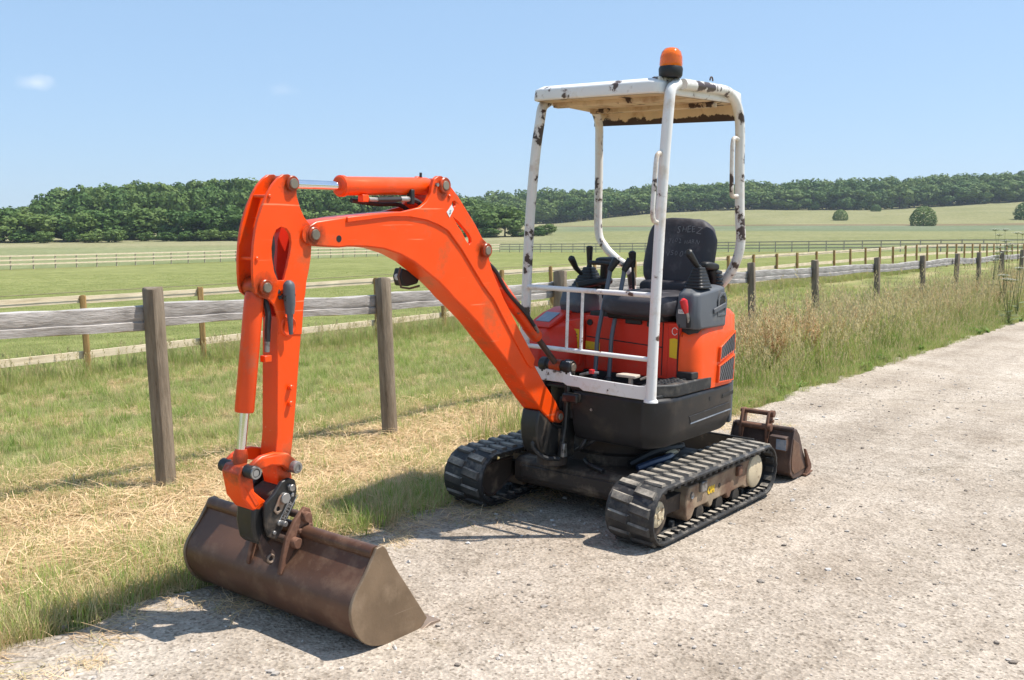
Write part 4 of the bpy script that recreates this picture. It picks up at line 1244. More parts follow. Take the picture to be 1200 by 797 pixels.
for s in (1, -1):
    MB().poly(BRK, bp, s * .050, s * .070, [HOLE, circ(1.412, 1.668, .013)]).build('side_plate', M['orange'], boom, .003)
    for (u, z, r, w0, w1) in ((1.484, 1.747, .036, .066, .084), (1.184, 1.457, .034, .066, .092), (2.234, 1.525, .030, .058, .070), (0.515, 0.562, .034, .058, .078), (1.446, 1.700, .009, .066, .078)):
        MB().lathe(bp(u, z, s * w0), (0, s, 0), [(.001, 0), (r, 0), (r, (w1 - w0) - .004), (r - .004, w1 - w0), (.001, w1 - w0)], 22).build('pin_boss', M['orange'], boom)
    for (u, z, r, w1) in ((1.484, 1.747, .021, .087), (1.184, 1.457, .021, .096), (2.234, 1.525, .021, .076), (0.515, 0.562, .018, .084)):
        pin(boom, u, z, s * .06, s * w1, r)
    mb = MB().lathe(bp(2.104, 1.509, s * .0615), (0, s, 0), [(.001, 0), (.014, 0), (.014, .0012), (.001, .0012)], 16)
    mb.build('bore', M['plastic'], boom)
# gusset between the bracket plates
MB().poly([(1.55,1.60),(1.50,1.66),(1.40,1.64),(1.20,1.45),(1.26,1.40),(1.42,1.545)], bp, -.049, -.030).build('gusset', M['orange_old'], boom)
mb = MB()
for (u, z, r) in ((1.536, 1.748, .010), ):
    bolt(mb, bp(u, z, .070), (0, 1, 0), .009, .012); 
mb.build('keeper_bolt', M['steel'], boom)
st = MB().poly([(1.428,1.664),(1.414,1.643),(1.442,1.606),(1.462,1.630)], bp, .0702, .0716).build('sticker', M['label_white'], boom, smooth=0)
mb = MB(); text_into(mb, 'S', 0.034, lambda x, y, w: bp(1.449 - x * .8 - y * .25, 1.623 + y * .8 - x * .2, .0716 + w)); mb.build('lettering', M['ink'], st, smooth=0)
# work lamp in its guard under the boom
lamp = MB().poly([(1.60,1.376),(1.615,1.335),(1.60,1.295),(1.565,1.292),(1.50,1.302),(1.485,1.335)], bp, -.115, -.063).build('work_lamp', M['plastic'], boom, .006)
MB().tube([bp(1.62, 1.38, -.06), bp(1.635, 1.34, -.06), bp(1.615, 1.29, -.06), bp(1.56, 1.282, -.06), bp(1.495, 1.292, -.06)], .005, 8).build('lamp_guard', M['rust_dark'], lamp)
MB().lathe(bp(1.605, 1.335, -.09), (1, 0, 0), [(.001, 0), (.015, 0), (.015, .008), (.001, .012)], 14).build('lamp_lens', M['lens'], lamp)
# arm cylinder along the top
ac = MB().lathe(bp(1.478, 1.744, 0), (2.06 - 1.478, 0, 1.7195 - 1.744), [(.001, .02), (.028, .02), (.034, .035), (.0385, .05), (.0385, .545), (.044, .548), (.044, .566), (.036, .572), (.001, .572)], 24).build('arm_cylinder', M['orange'], EX)
MB().cyl(bp(2.04, 1.7205, 0), bp(2.335, 1.716, 0), .0185, 16).build('rod', M['chrome'], ac)
MB().lathe(bp(1.484, 1.747, -.046), (0, 1, 0), [(.001, 0), (.032, 0), (.032, .092), (.001, .092)], 18).lathe(bp(2.334, 1.7165, -.034), (0, 1, 0), [(.001, 0), (.03, 0), (.03, .068), (.001, .068)], 18).build('rod_eye', M['orange'], ac)
mb = MB().box(bp(1.93, 1.675, .02), (.035, .03, .03)).cyl(bp(1.93, 1.68, .02), bp(1.905, 1.672, .02), .011, 10)
mb.build('port_block', M['orange'], ac, .003)
MB().cyl(bp(1.90, 1.672, .02), bp(1.845, 1.672, .022), .009, 10).cyl(bp(1.72, 1.678, .03), bp(1.67, 1.68, .032), .012, 10).build('hose_fitting', M['steel'], ac)
hose(ac, [bp(1.85, 1.672, .022), bp(1.76, 1.676, .028), bp(1.66, 1.68, .032), bp(1.60, 1.665, .034), bp(1.55, 1.62, .03)], .011)
MB().box(bp(1.655, 1.69, .030), (.022, .03, .065)).build('hose_clamp', M['black'], ac, .004)
MB().cyl(bp(1.56, 1.775, .0), bp(1.56, 1.80, .0), .006, 8).build('grease_nipple', M['black'], ac)
hose(ac, [bp(1.96, 1.665, -.02), bp(1.80, 1.655, -.03), bp(1.66, 1.655, -.03), bp(1.58, 1.61, -.02)], .010)
# boom lifting cylinder behind the boom
P0, P1 = Vector((1.184, YB, 1.457)), Vector((0.447, YB, 0.826))
dv = (P1 - P0); LL = dv.length; dn = dv.normalized()
bc = MB().lathe(P0, dn, [(.001, .03), (.024, .03), (.03, .06), (.033, .075), (.033, .60), (.036, .603), (.036, .70), (.03, .715), (.001, .715)], 22).build('boom_cylinder', M['orange_old'], EX)
MB().cyl(P0 + dn * .69, P1, .0165, 14).build('rod', M['rust_dark'], bc)
MB().lathe(P0 - Vector((0, .045, 0)), (0, 1, 0), [(.001, 0), (.03, 0), (.03, .09), (.001, .09)], 16).lathe(P1 - Vector((0, .036, 0)), (0, 1, 0), [(.001, 0), (.034, 0), (.034, .072), (.001, .072)], 18).build('rod_eye', M['orange_old'], bc)
off_ = Vector((0, .045, 0))
hose(bc, [P0 + dn * .10 + Vector((0, .035, 0)), P0 + dn * .16 + off_, P0 + dn * .30 + off_ + Vector((.01, 0, -.012)), P0 + dn * .50 + off_, P0 + dn * .64 + Vector((0, .036, 0))], .010)
MB().cyl(P0 + dn * .60 + off_, P0 + dn * .66 + Vector((0, .034, 0)), .009, 10).lathe(P0 + dn * .085 + Vector((0, .03, 0)), (0, 1, 0), [(.001, 0), (.013, 0), (.013, .012), (.001, .012)], 10).build('hose_fitting', M['steel'], bc)

# --- swing post that carries the boom
sw = MB().poly([(.485,.50),(.478,.60),(.470,.74),(.475,.80),(.468,.855),(.445,.868),(.418,.855),(.405,.81),(.40,.70),(.375,.52),(.40,.33),(.53,.33),(.50,.44)], bp, .066, .094)
sw.poly([(.485,.50),(.478,.60),(.470,.74),(.475,.80),(.468,.855),(.445,.868),(.418,.855),(.405,.81),(.40,.70),(.375,.52),(.40,.33),(.53,.33),(.50,.44)], bp, -.094, -.066)
swing = sw.build('swing_post', M['black'], EX, .008)
MB().poly([(.46,.34),(.60,.35),(.66,.39),(.69,.46),(.70,.54),(.68,.62),(.655,.605),(.60,.57),(.56,.53),(.51,.50),(.42,.46),(.42,.36)], bp, -.056, .056).build('casting', M['black'], swing, .012)
MB().lathe(bp(.47, .29, 0), (0, 0, 1), [(.001, 0), (.085, 0), (.085, .05), (.062, .06), (.062, .20), (.001, .20)], 20).build('pivot_pin', M['under'], swing)
MB().lathe(bp(.447, .826, -.105), (0, 1, 0), [(.001, 0), (.033, 0), (.040, .01), (.040, .045), (.030, .05), (.030, .16), (.040, .165), (.040, .20), (.033, .21), (.001, .21)], 20).build('pin_boss', M['black'], swing)
pin(swing, .447, .826, .10, .112, .022)
mb = MB()
for z in (.70, .735): bolt(mb, bp(.42, z, .094), (0, 1, 0), .013, .022)
mb.build('bolt', M['steel'], swing)
MB().poly([(.49,.345),(.53,.345),(.525,.42),(.50,.42)], bp, .094, .115).build('stop_block', M['steel'], swing, .004)
hose(swing, [bp(.66, .47, .03), bp(.68, .42, .02), bp(.64, .36, .06), bp(.55, .34, .10)], .012)
hose(swing, [bp(.40, .62, .10), bp(.37, .50, .17), bp(.42, .40, .16), bp(.38, .36, .10)], .012)
hose(swing, [bp(.40, .56, .11), bp(.39, .46, .22), bp(.40, .42, .20), bp(.36, .38, .12)], .012)

# --- arm (dipper)
PLATE = [(2.376,1.748),(2.4,1.733),(2.425,1.709),(2.449,1.674),(2.473,1.629),(2.491,1.585),(2.505,1.538),(2.514,1.487),(2.518,1.437),(2.518,1.381),(2.515,1.333),(2.506,1.307),(2.486,1.292),(2.446,1.281),(2.414,1.253),(2.396,1.2),(2.396,1.145),(2.285,1.137),(2.273,1.268),(2.266,1.294),(2.261,1.341),(2.25,1.38),(2.239,1.433),(2.235,1.48),(2.229,1.513),(2.23,1.54),(2.246,1.566),(2.272,1.592),(2.293,1.628),(2.308,1.669),(2.314,1.714),(2.326,1.74),(2.347,1.751)]
PHOLE = [(2.385,1.553),(2.36,1.547),(2.342,1.526),(2.336,1.493),(2.346,1.441),(2.359,1.396),(2.372,1.351),(2.402,1.352),(2.418,1.384),(2.428,1.436),(2.43,1.474),(2.423,1.513),(2.407,1.542)]
ABOX = [(2.396,1.215),(2.401,1.149),(2.405,0.756),(2.414,0.69),(2.416,0.64),(2.395,0.538),(2.357,0.506),(2.327,0.524),(2.34,0.633),(2.325,0.743),(2.309,0.892),(2.297,1.02),(2.283,1.155),(2.277,1.22)]
arm = MB().poly(ABOX, bp, -.0455, .0455).build('arm', M['orange'], EX, .004)
for s in (1, -1):
    MB().poly(PLATE, bp, s * .036, s * .049, [PHOLE]).build('side_plate', M['orange'], arm, .002)
    for (u, z, r, h) in ((2.334, 1.7165, .030, .014), (2.464, 1.327, .030, .016), (2.441, 1.665, .008, .010), (2.500, 1.434, .008, .009), (2.345, 0.935, .011, .016), (2.347, 0.872, .011, .016), (2.354, 0.628, .028, .016)):
        MB().lathe(bp(u, z, s * .047), (0, s, 0), [(.001, 0), (r, 0), (r, h - .003), (r - .003, h), (.001, h)], 18).build('pin_boss', M['orange'], arm)
    for (u, z, r, w1) in ((2.334, 1.7165, .020, .068), (2.464, 1.327, .019, .070)):
        pin(arm, u, z, s * .045, s * w1, r)
MB().poly([(2.292,1.14),(2.375,1.20),(2.362,1.34),(2.352,1.50),(2.325,1.58),(2.262,1.57),(2.246,1.48),(2.272,1.30)], bp, -.0355, -.012).build('spine', M['red'], arm)  # orange inside the arm, coloured red to paint in the shade behind the slot
mb = MB()
for (u, z, r) in ((2.441, 1.665, .007), (2.500, 1.434, .007), (2.45, 1.60, .0)):
    if r: mb.cyl(bp(u, z, -.036), bp(u, z, .036), r, 10)
mb.box(bp(2.425, 1.665, 0), (.03, .071, .006)).box(bp(2.32, 1.69, 0), (.012, .071, .05))
mb.build('spacer', M['orange'], arm)
MB().lathe(bp(2.254, 1.525, -.058), (0, 1, 0), [(.001, 0), (.036, 0), (.036, .116), (.001, .116)], 20).build('pivot_boss', M['orange'], arm)
# dished boss under the hose fitting
MB().lathe(bp(2.352, 1.175, .045), (0, 1, 0), [(.001, .004), (.026, .004), (.034, .009), (.040, .006), (.042, 0), (.001, 0)], 22).build('boss', M['orange'], arm)
vl = MB().tube(smooth_path([bp(2.366, 1.225, .075), bp(2.368, 1.26, .077), bp(2.372, 1.30, .078), bp(2.373, 1.335, .078), bp(2.374, 1.352, .078)], 2), [.017, .018, .021, .022, .0225, .0225, .022, .017, .008], 14).build('breaker_coupling', M['grey_plastic'], arm)
MB().tube([bp(2.366, 1.235, .075), bp(2.362, 1.19, .073), bp(2.357, 1.145, .070)], [.013, .010, .008], 12).build('nozzle', M['lever'], vl)
MB().cyl(bp(2.374, 1.29, .045), bp(2.39, 1.285, .085), .012, 12).cyl(bp(2.40, 1.285, .05), bp(2.352, 1.30, .09), .007, 8).build('elbow', M['black'], vl)
hose(arm, [bp(2.415, 1.55, .02), bp(2.41, 1.48, .03), bp(2.415, 1.42, .028), bp(2.40, 1.36, .03), bp(2.395, 1.30, .045)], .009)
# bucket cylinder in front of the arm
BC0, BC1 = bp(2.470, 1.327, 0), bp(2.545, 0.672, 0)
dn = (BC1 - BC0).normalized()
bk = MB().lathe(BC0, dn, [(.001, .02), (.033, .02), (.036, .04), (.0365, .10), (.0365, .468), (.033, .475), (.001, .475)], 24).build('bucket_cylinder', M['orange_old'], EX)
MB().lathe(BC0 - Vector((0, .034, 0)), (0, 1, 0), [(.001, 0), (.034, 0), (.034, .068), (.001, .068)], 20).build('rod_eye', M['orange_old'], bk)
MB().cyl(BC0 + dn * .46, BC1 - dn * .03, .0185, 16).build('rod', M['chrome'], bk)
MB().lathe(BC1, -dn, [(.001, -.02), (.026, -.02), (.028, .02), (.022, .045), (.001, .045)], 16).build('rod_end', M['orange_old'], bk)
MB().box(bp(2.445, 1.055, .03), (.034, .03, .026)).build('port_block', M['orange'], bk, .003)
MB().tube([bp(2.44, 1.08, .03), bp(2.438, 1.13, .03)], .0105, 10).build('hose_fitting', M['steel'], bk)
hose(bk, [bp(2.438, 1.12, .03), bp(2.436, 1.17, .03), bp(2.432, 1.23, .028), bp(2.44, 1.30, .01)], .0115)

# --- bucket linkage and quick hitch
LK1 = [(2.562,.640),(2.556,.668),(2.532,.684),(2.508,.695),(2.444,.700),(2.379,.685),(2.345,.655),(2.332,.628),(2.345,.606),(2.37,.612),(2.407,.640),(2.463,.652),(2.508,.645),(2.536,.610)]
lk = MB()
for s in (1, -1): lk.poly(LK1, bp, s * .058, s * .082)
link = lk.build('bucket_link', M['orange'], EX, .006)
MB().lathe(bp(2.551, .643, -.100), (0, 1, 0), [(.001, 0), (.021, 0), (.026, .006), (.026, .05), (.022, .06), (.022, .145), (.026, .15), (.026, .194), (.021, .2), (.001, .2)], 20).build('link_pin', M['black'], link)
MB().lathe(bp(2.551, .643, .099), (0, 1, 0), [(.001, .004), (.013, .004), (.013, .001), (.017, .001), (.017, .006), (.023, .006), (.023, 0), (.001, 0)], 20).lathe(bp(2.354, .628, .060), (0, 1, 0), [(.001, .042), (.013, .042), (.013, .046), (.022, .046), (.024, .04), (.024, 0), (.001, 0)], 20).build('pin_cap', M['steel'], link)
l2 = MB().poly([(2.592,.635),(2.575,.662),(2.540,.668),(2.520,.645),(2.525,.605),(2.519,.556),(2.483,.523),(2.466,.51),(2.475,.492),(2.497,.478),(2.53,.486),(2.572,.54)], bp, -.052, .052)
l2o = l2.build('h_link', M['orange'], link, .006)
MB().poly([(2.566,.585),(2.545,.575),(2.50,.505),(2.515,.50)], bp, .0522, .054).build('groove', M['orange_old'], l2o, smooth=0)
HT = [(2.374,.587),(2.345,.572),(2.336,.537),(2.346,.477),(2.384,.424),(2.422,.371),(2.441,.357),(2.473,.372),(2.487,.402),(2.494,.472),(2.491,.508),(2.449,.537),(2.412,.579)]
qh = MB()
for s in (1, -1): qh.poly(HT, bp, s * .062, s * .080)
hitch = qh.build('quick_hitch', M['black'], EX, .005)
MB().poly([(2.525,.50),(2.48,.52),(2.40,.44),(2.40,.41),(2.44,.345),(2.485,.335),(2.515,.36),(2.53,.43)], bp, -.052, .052).build('hitch_body', M['black'], hitch, .012)
MB().poly([(2.37,.57),(2.45,.535),(2.46,.47),(2.38,.46),(2.345,.52)], bp, -.0610, .0610).build('grease_block', M['under'], hitch, .01)
MB().poly([(2.490,.385),(2.462,.345),(2.430,.300),(2.428,.268),(2.447,.252),(2.468,.268),(2.482,.307),(2.50,.36)], bp, .036, .056, [circ(2.449, .278, .010, 10)]).build('hook', M['rust_dark'], hitch, .004)
MB().tube([bp(2.449 + .015 * math.cos(a), .278 + .015 * math.sin(a), .058) for a in [i * math.pi / 8 for i in range(16)]], .005, 6, closed=True).build('hook_ring', M['lip'], hitch)
mb = MB()
for (u, z, r, h) in ((2.369, .548, .014, .014), (2.378, .556, .008, .009), (2.364, .518, .008, .008), (2.405, .515, .021, .018), (2.417, .418, .011, .03), (2.428, .421, .011, .010), (2.452, .387, .008, .008)):
    mb.lathe(bp(u, z, .080), (0, 1, 0), [(.001, 0), (r, 0), (r, h - .002), (r - .002, h), (.001, h)], 14)
mb.build('bolt', M['steel'], hitch)
MB().poly([(2.392,.512),(2.412,.535),(2.428,.525),(2.456,.474),(2.440,.455),(2.418,.466)], bp, .0802, .088, [circ(2.435, .478, .010, 10)]).build('keeper_plate', M['lip'], hitch, .003)
# raised maker's lettering on the hitch plate
a0_, b0_ = Vector((2.408, .430)), Vector((2.352, .512))
ed = (b0_ - a0_); el = ed.length; ed.normalize(); en = Vector((ed.y, -ed.x))
nm_ = MB()
text_into(nm_, 'MILLER', 0.026, lambda x, y, w: bp(a0_.x + ed.x * (x * .92) - en.x * (y - .009) * -1 * -1, a0_.y + ed.y * (x * .92) - en.y * (y - .009), .0815 + w), .001, .0006)
nm_.build('lettering', M['steel'], hitch, smooth=0)
fr_ = MB()
cr = [a0_ - ed * .010 - en * .013, a0_ - ed * .010 + en * .013, b0_ + ed * .008 + en * .013, b0_ + ed * .008 - en * .013]
fr_.tube([bp(p.x, p.y, .081) for p in cr], .0022, 6, closed=True)
fr_.build('name_frame', M['steel'], hitch)

# --- wide ditching bucket
def curve2(P, n=4):
    return [(p.x, p.y) for p in smooth_path([(a, b_, 0) for a, b_ in P], n)]
BKE = [(2.296,.378),(2.274,.360),(2.236,.291),(2.173,.204),(2.108,.114),(2.042,.021),(2.088,-.010),(2.179,-.019),(2.266,-.013),(2.343,.005),(2.4,.043),(2.441,.105),(2.454,.17),(2.434,.224),(2.386,.283),(2.345,.343),(2.325,.375)]
BKE = curve2(BKE[:6], 2) [:-1] + curve2(BKE[5:], 4)
DZ = 0.012
def bkp(a, b_, w): return Vector((a, YB + w, b_ + DZ))
back = [(2.330,.352),(2.345,.325),(2.383,.277),(2.429,.222),(2.448,.17),(2.436,.107),(2.396,.047),(2.341,.010),(2.266,-.008),(2.179,-.014),(2.088,-.005),(2.048,.012)]
inner = [(2.318,.343),(2.333,.316),(2.372,.268),(2.416,.217),(2.434,.169),(2.423,.113),(2.388,.058),(2.337,.023),(2.265,.006),(2.179,.000),(2.090,.008),(2.052,.022)]
back, inner = curve2(back), curve2(inner)
bucket = MB().poly(back + inner[::-1], bkp, -.495, .495).build('bucket', M['rust'], EX, .002, 1)
for s in (1, -1):
    MB().poly(BKE, bkp, s * .493, s * .507).build('end_plate', M['rust_end'], bucket, .003)
tubep = [bkp(2.318, .352, -.4925 + .985 * i / 16) for i in range(17)]
MB().tube(tubep, .028, 16).build('top_tube', M['rust'], bucket)
MB().poly([(2.300,.325),(2.330,.322),(2.352,.300),(2.345,.296),(2.320,.314),(2.297,.318)], bkp, -.4925, .4925).build('stiffener', M['rust'], bucket)
MB().poly([(2.115,-.019),(2.035,.004),(1.978,-.002),(1.976,-.014),(2.04,-.016),(2.113,-.034)], bkp, -.513, .520).build('cutting_edge', M['lip'], bucket, .002)
EAR = [(2.316,.452),(2.290,.440),(2.278,.408),(2.275,.368),(2.297,.325),(2.336,.288),(2.400,.222),(2.440,.205),(2.444,.215),(2.421,.302),(2.410,.346),(2.365,.410)]
for s in (1, -1):
    e_ = MB().poly(EAR, bkp, s * .086, s * .104).build('ear', M['rust_red'], bucket, .004)
    mb = MB()
    for (u, z, r, h) in ((2.314, .412, .021, .018), (2.300, .372, .013, .014), (2.372, .322, .022, .026), (2.345, .362, .010, .010), (2.330, .430, .007, .008)):
        mb.lathe(bkp(u, z, s * .104), (0, s, 0), [(.001, 0), (r, 0), (r, h - .003), (r - .003, h), (.001, h)], 14)
    mb.build('pin_head', M['rust_red'], e_)
MB().cyl(bkp(2.314, .412, -.1), bkp(2.314, .412, .1), .016, 14).cyl(bkp(2.372, .322, -.1), bkp(2.372, .322, .1), .016, 14).build('ear_pin', M['rust_dark'], bucket)

# --- undercarriage
chs = MB().poly([(.40,.12),(.44,.15),(.44,.255),(.40,.275),(-.45,.275),(-.48,.24),(-.48,.15),(-.44,.12)], side, -.42, .375).build('chassis', M['under'], EX, .01)
MB().lathe((-.02, -.02, .27), (0, 0, 1), [(.001, 0), (.30, 0), (.30, .055), (.255, .06), (.255, .175), (.001, .175)], 32).build('slew_ring', M['under'], chs)
MB().poly([(.441,.165),(.452,.17),(.452,.235),(.441,.24)], side, -.36, .36).build('front_rib', M['under'], chs, .003)
hose(chs, [(.30, .30, .30), (.22, .345, .325), (.08, .36, .33), (-.05, .33, .33)], .02, 'hose_sleeve', 'blue')
hose(chs, [(.25, .22, .30), (.10, .30, .36), (-.08, .34, .36), (-.2, .30, .34)], .022)
hose(chs, [(.32, -.02, .30), (.40, .06, .30), (.42, .16, .285)], .012)
MB().ell((-.02, .335, .345), (.07, .035, .018), 12, 6).build('cable_loom', M['mud_cream'], chs)
# dozer blade folded behind the tracks
bl = MB().poly([(-.98,.02),(-1.0,.02),(-1.03,.10),(-1.035,.18),(-1.01,.265),(-.99,.27),(-.985,.26),(-1.012,.18),(-1.008,.10)], side, -.62, .40).build('dozer_blade', M['black'], EX, .003)
mb = MB()
for y in (-.22, .2): mb.bar((-.45, y, .19), (-1.0, y, .14), .05, .07)
mb.build('blade_arm', M['black'], bl, .006)

XF, XR, RT_, ZC = 0.595, -0.640, 0.150, 0.170
def loop(s, r):
    """point and outward normal at distance s round the track, counter-clockwise seen from +Y... front idler to rear"""
    Ls = XF - XR; half = math.pi * RT_
    tot = 2 * Ls + 2 * half
    s %= tot
    if s < Ls: return Vector((XF - s, 0, ZC + r)), Vector((0, 0, 1)), Vector((-1, 0, 0))
    s -= Ls
    if s < half:
        a = math.pi / 2 + s / RT_
        nrm = Vector((math.cos(a), 0, math.sin(a))); return Vector((XR, 0, ZC)) + nrm * r, nrm, Vector((-math.sin(a), 0, math.cos(a)))
    s -= half
    if s < Ls: return Vector((XR + s, 0, ZC - r)), Vector((0, 0, -1)), Vector((1, 0, 0))
    s -= Ls
    a = -math.pi / 2 + s / RT_
    nrm = Vector((math.cos(a), 0, math.sin(a))); return Vector((XF, 0, ZC)) + nrm * r, nrm, Vector((-math.sin(a), 0, math.cos(a)))
TOT = 2 * (XF - XR) + 2 * math.pi * RT_
# one rubber lug, shared by all
def lug_mesh():
    mb = MB()
    b0, t0 = .0, .0125
    # local: x along the belt, y across, z out
    base = [(-.033, -.004), (.017, -.004), (.033, .116), (-.017, .116)]
    topp = [(-.026, .002), (.010, .002), (.026, .110), (-.010, .110)]
    mb.loft([[Vector((x, y, b0)) for x, y in base], [Vector((x, y, t0)) for x, y in topp]])
    return mb.mesh('tread_lug', M['lug'], 0)
LUG = lug_mesh()
def make_track(yc, sgn):
    w = .132
    NB = 150
    mb = MB()
    prof = [(-w, RT_ - .016), (-w, RT_ - .006), (-w + .016, RT_), (w - .016, RT_), (w, RT_ - .006), (w, RT_ - .016), (w - .02, RT_ - .022), (-w + .02, RT_ - .022)]
    rings = []
    for i in range(NB):
        s = TOT * i / NB
        sag = 0
        rg = []
        for yy, r in prof:
            p, nn, tt = loop(s, r)
            edge = .004 * math.sin(2 * math.pi * s / .0985) if abs(yy) > w - .01 else 0
            rg.append(p + Vector((0, yc + yy + math.copysign(edge, yy) * (1 if abs(yy) > w - .01 else 0), 0)))
        rings.append(rg)
    k = len(prof)
    vs = [q for rg in rings for q in rg]
    fs = []
    for i in range(NB):
        j = (i + 1) % NB
        for q in range(k):
            q2 = (q + 1) % k
            fs.append((i * k + q, i * k + q2, j * k + q2, j * k + q))
    mb.add(vs, fs)
    tr = mb.build('rubber_track', M['rubber'], EX)
    NP = 36
    for i in range(NP):
        for row in (0, 1):
            s = TOT * (i + .5 * row) / NP
            p, nn, tt = loop(s, RT_)
            yax = Vector((0, 1, 0)) if row == 0 else Vector((0, -1, 0))
            xax = tt if row == 0 else -tt
            xax = yax.cross(nn)
            o = bpy.data.objects.new('tread_lug', LUG); COL.objects.link(o); o.parent = tr
            Mx = Matrix((xax, yax, nn)).transposed().to_4x4()
            o.matrix_basis = Matrix.Translation(p + Vector((0, yc, 0))) @ Mx
    cl = MB()
    NC = 48
    for i in range(NC):
        p, nn, tt = loop(TOT * i / NC, RT_ - .030)
        for yy in (-.098, .098):
            cl.box(p + Vector((0, yc + yy, 0)), (.030, .045, .016), Matrix((tt, Vector((0, 1, 0)), nn)).transposed())
        if i % 2 == 0:
            for yy in (-.035, .035):
                p2, _, _ = loop(TOT * i / NC, RT_ - .038)
                cl.box(p2 + Vector((0, yc + yy, 0)), (.025, .02, .03), Matrix((tt, Vector((0, 1, 0)), nn)).transposed())
    c_ = cl.build('inner_cleat', M['lug'], tr, smooth=0); c_['kind'] = 'stuff'
    # track frame with arched cut-outs over the rollers
    fr = [(.27,.245),(.30,.20),(.305,.10),(.285,.065),(.245,.065),(.225,.082),(.20,.115),(.05,.115),(.03,.085),(.0,.085),(-.02,.115),(-.18,.115),(-.20,.085),(-.23,.085),(-.25,.115),(-.40,.118),(-.43,.10),(-.50,.095),(-.56,.11),(-.60,.15),(-.60,.20),(-.57,.245),(-.50,.265)]
    ya, yb = yc - .085 * sgn, yc + .088 * sgn
    fo = MB().poly(fr, side, min(ya, yb), max(ya, yb)).build('track_frame', M['mud_frame'], EX, .008)
    yo = yb
    s_ = sgn
    MB().lathe((-.545, yo, .18), (0, s_, 0), [(.001, 0), (.098, 0), (.096, .010), (.085, .016), (.001, .018)], 28).build('motor_cover', M['mud_cream'], fo)
    for x in (-.32, .135):
        MB().box((x, yo + s_ * .010, .225), (.060, .022, .058)).build('guide_block', M['steel'] if x > 0 else M['rust_red'], fo, .006)
    MB().lathe((.245, yo - s_ * .004, .195), (0, s_, 0), [(.001, .004), (.012, .006), (.018, .010), (.020, 0), (.001, 0)], 16).build('grease_cover', M['steel'], fo)
    MB().lathe((-.085, yo, .185), (0, s_, 0), [(.001, 0), (.013, 0), (.013, .003), (.001, .003)], 12).build('hole_plug', M['plastic'], fo)
    if sgn > 0:
        lb = MB(); text_into(lb, 'OM', .052, lambda x, y, w: Vector((.062 - x, yo + .0015 + w, .165 + y)), .001, .004)
        lb.build('paint_mark', M['yellow'], fo, smooth=0)
    for x in (.135, -.10, -.315):
        MB().lathe((x, yc - .085, .078), (0, 1, 0), [(.001, 0), (.043, 0), (.047, .02), (.030, .05), (.030, .12), (.047, .15), (.043, .17), (.001, .17)], 18).build('roller', M['black'], fo)
    idl = MB().lathe((XF, yc - .07, ZC), (0, 1, 0), [(.03, 0), (.118, 0), (.120, .04), (.106, .045), (.106, .095), (.120, .10), (.118, .14), (.03, .14)], 30).build('idler', M['under'], EX)
    MB().lathe((XF, yc + s_ * .072, ZC), (0, s_, 0), [(.001, .022), (.018, .024), (.022, .016), (.050, .018), (.066, .010), (.068, 0), (.001, 0)], 26).build('idler_hub', M['mud_cream'], idl)
    mb = MB()
    for k in range(5):
        a = k * 1.2566
        bolt(mb, (XF + .04 * math.cos(a), yc + s_ * .089, ZC + .04 * math.sin(a)), (0, s_, 0), .008, .006)
    mb.build('bolt', M['mud_cream'], idl)
    MB().poly([(XF - .02, ZC + .035), (.29, ZC + .045), (.29, ZC - .045), (XF - .02, ZC - .035)], side, yc - .05, yc + .05).build('yoke', M['under'], idl, .004)
    sp = MB().lathe((XR, yc - .03, ZC), (0, 1, 0), [(.001, 0), (.108, 0), (.108, .06), (.001, .06)], 26).build('sprocket', M['under'], EX)
    if sgn < 0:   # rounded inner plate of the far side
        MB().poly([(.70, .17), (.68, .235), (.62, .262), (.40, .265), (.40, .15), (.52, .09), (.60, .065), (.67, .10)], side, yc + .075, yc + .090).build('inner_plate', M['under'], fo, .006)
        MB().tube(smooth_path([(.40, yc + .092, .258), (.60, yc + .092, .255), (.675, yc + .092, .225), (.69, yc + .092, .165), (.655, yc + .092, .105), (.59, yc + .092, .075), (.50, yc + .092, .105), (.40, yc + .092, .155)], 4), .006, 6).build('plate_rim', M['rust_dark'], fo)
make_track(.510, 1)
make_track(-.552, -1)

# --- upper structure
def rounded(pts, z): return [Vector((x, y, z)) for x, y in pts]
def outline(k=0.0):
    """plan of the black skirt, inset by k"""
    P = [(.46 - k, -.02), (.46 - k, .405 - k * .3), (.43 - k, .445 - k * .6), (.335 - k * .6, .492 - k), (.28, .500 - k), (-.36, .500 - k)]
    P += [(-.36 + (.30 - k) * math.sin(R(a)) * -1, (.500 - k) * math.cos(R(a))) for a in (15, 30, 45, 60, 75, 90)]
    P += [(-.36 - (.30 - k) * math.sin(R(a)), (.500 - k) * math.cos(R(a))) for a in (105, 120, 135, 150, 165, 180)]
    P += [(.18, -.500 + k), (.33, -.42 + k), (.36, -.30), (.36, -.05)]
    return P
sk = MB().loft([rounded(outline(.05), .435), rounded(outline(.03), .452), rounded(outline(.012), .50), rounded(outline(0), .53), rounded(outline(0), .690), rounded(outline(.012), .706)])
skirt = sk.build('body_skirt', M['skirt'], EX, .006)
MB().poly([(.10,.539),(.125,.585),(-.37,.600),(-.385,.555)], side, .4985, .5035).build('recess_panel', M['skirt'], skirt, .004)
MB().poly([(.11,.541),(.11,.547),(-.385,.560),(-.385,.554)], side, .5036, .506).build('recess_edge', M['grey_light'], skirt)
MB().lathe((-.126, .500, .650), (0, 1, 0), [(.001, 0), (.013, 0), (.013, .002), (.001, .002)], 14).build('lock_hole', M['plastic'], skirt)
MB().poly([(-.275,.632),(-.28,.655),(-.42,.664),(-.42,.642)], side, .4995, .5025).build('slot', M['plastic'], skirt, .003)
mb = MB()
bolt(mb, (.462, .10, .615), (1, 0, 0), .008, .006)
mb.build('bolt', M['steel'], skirt)
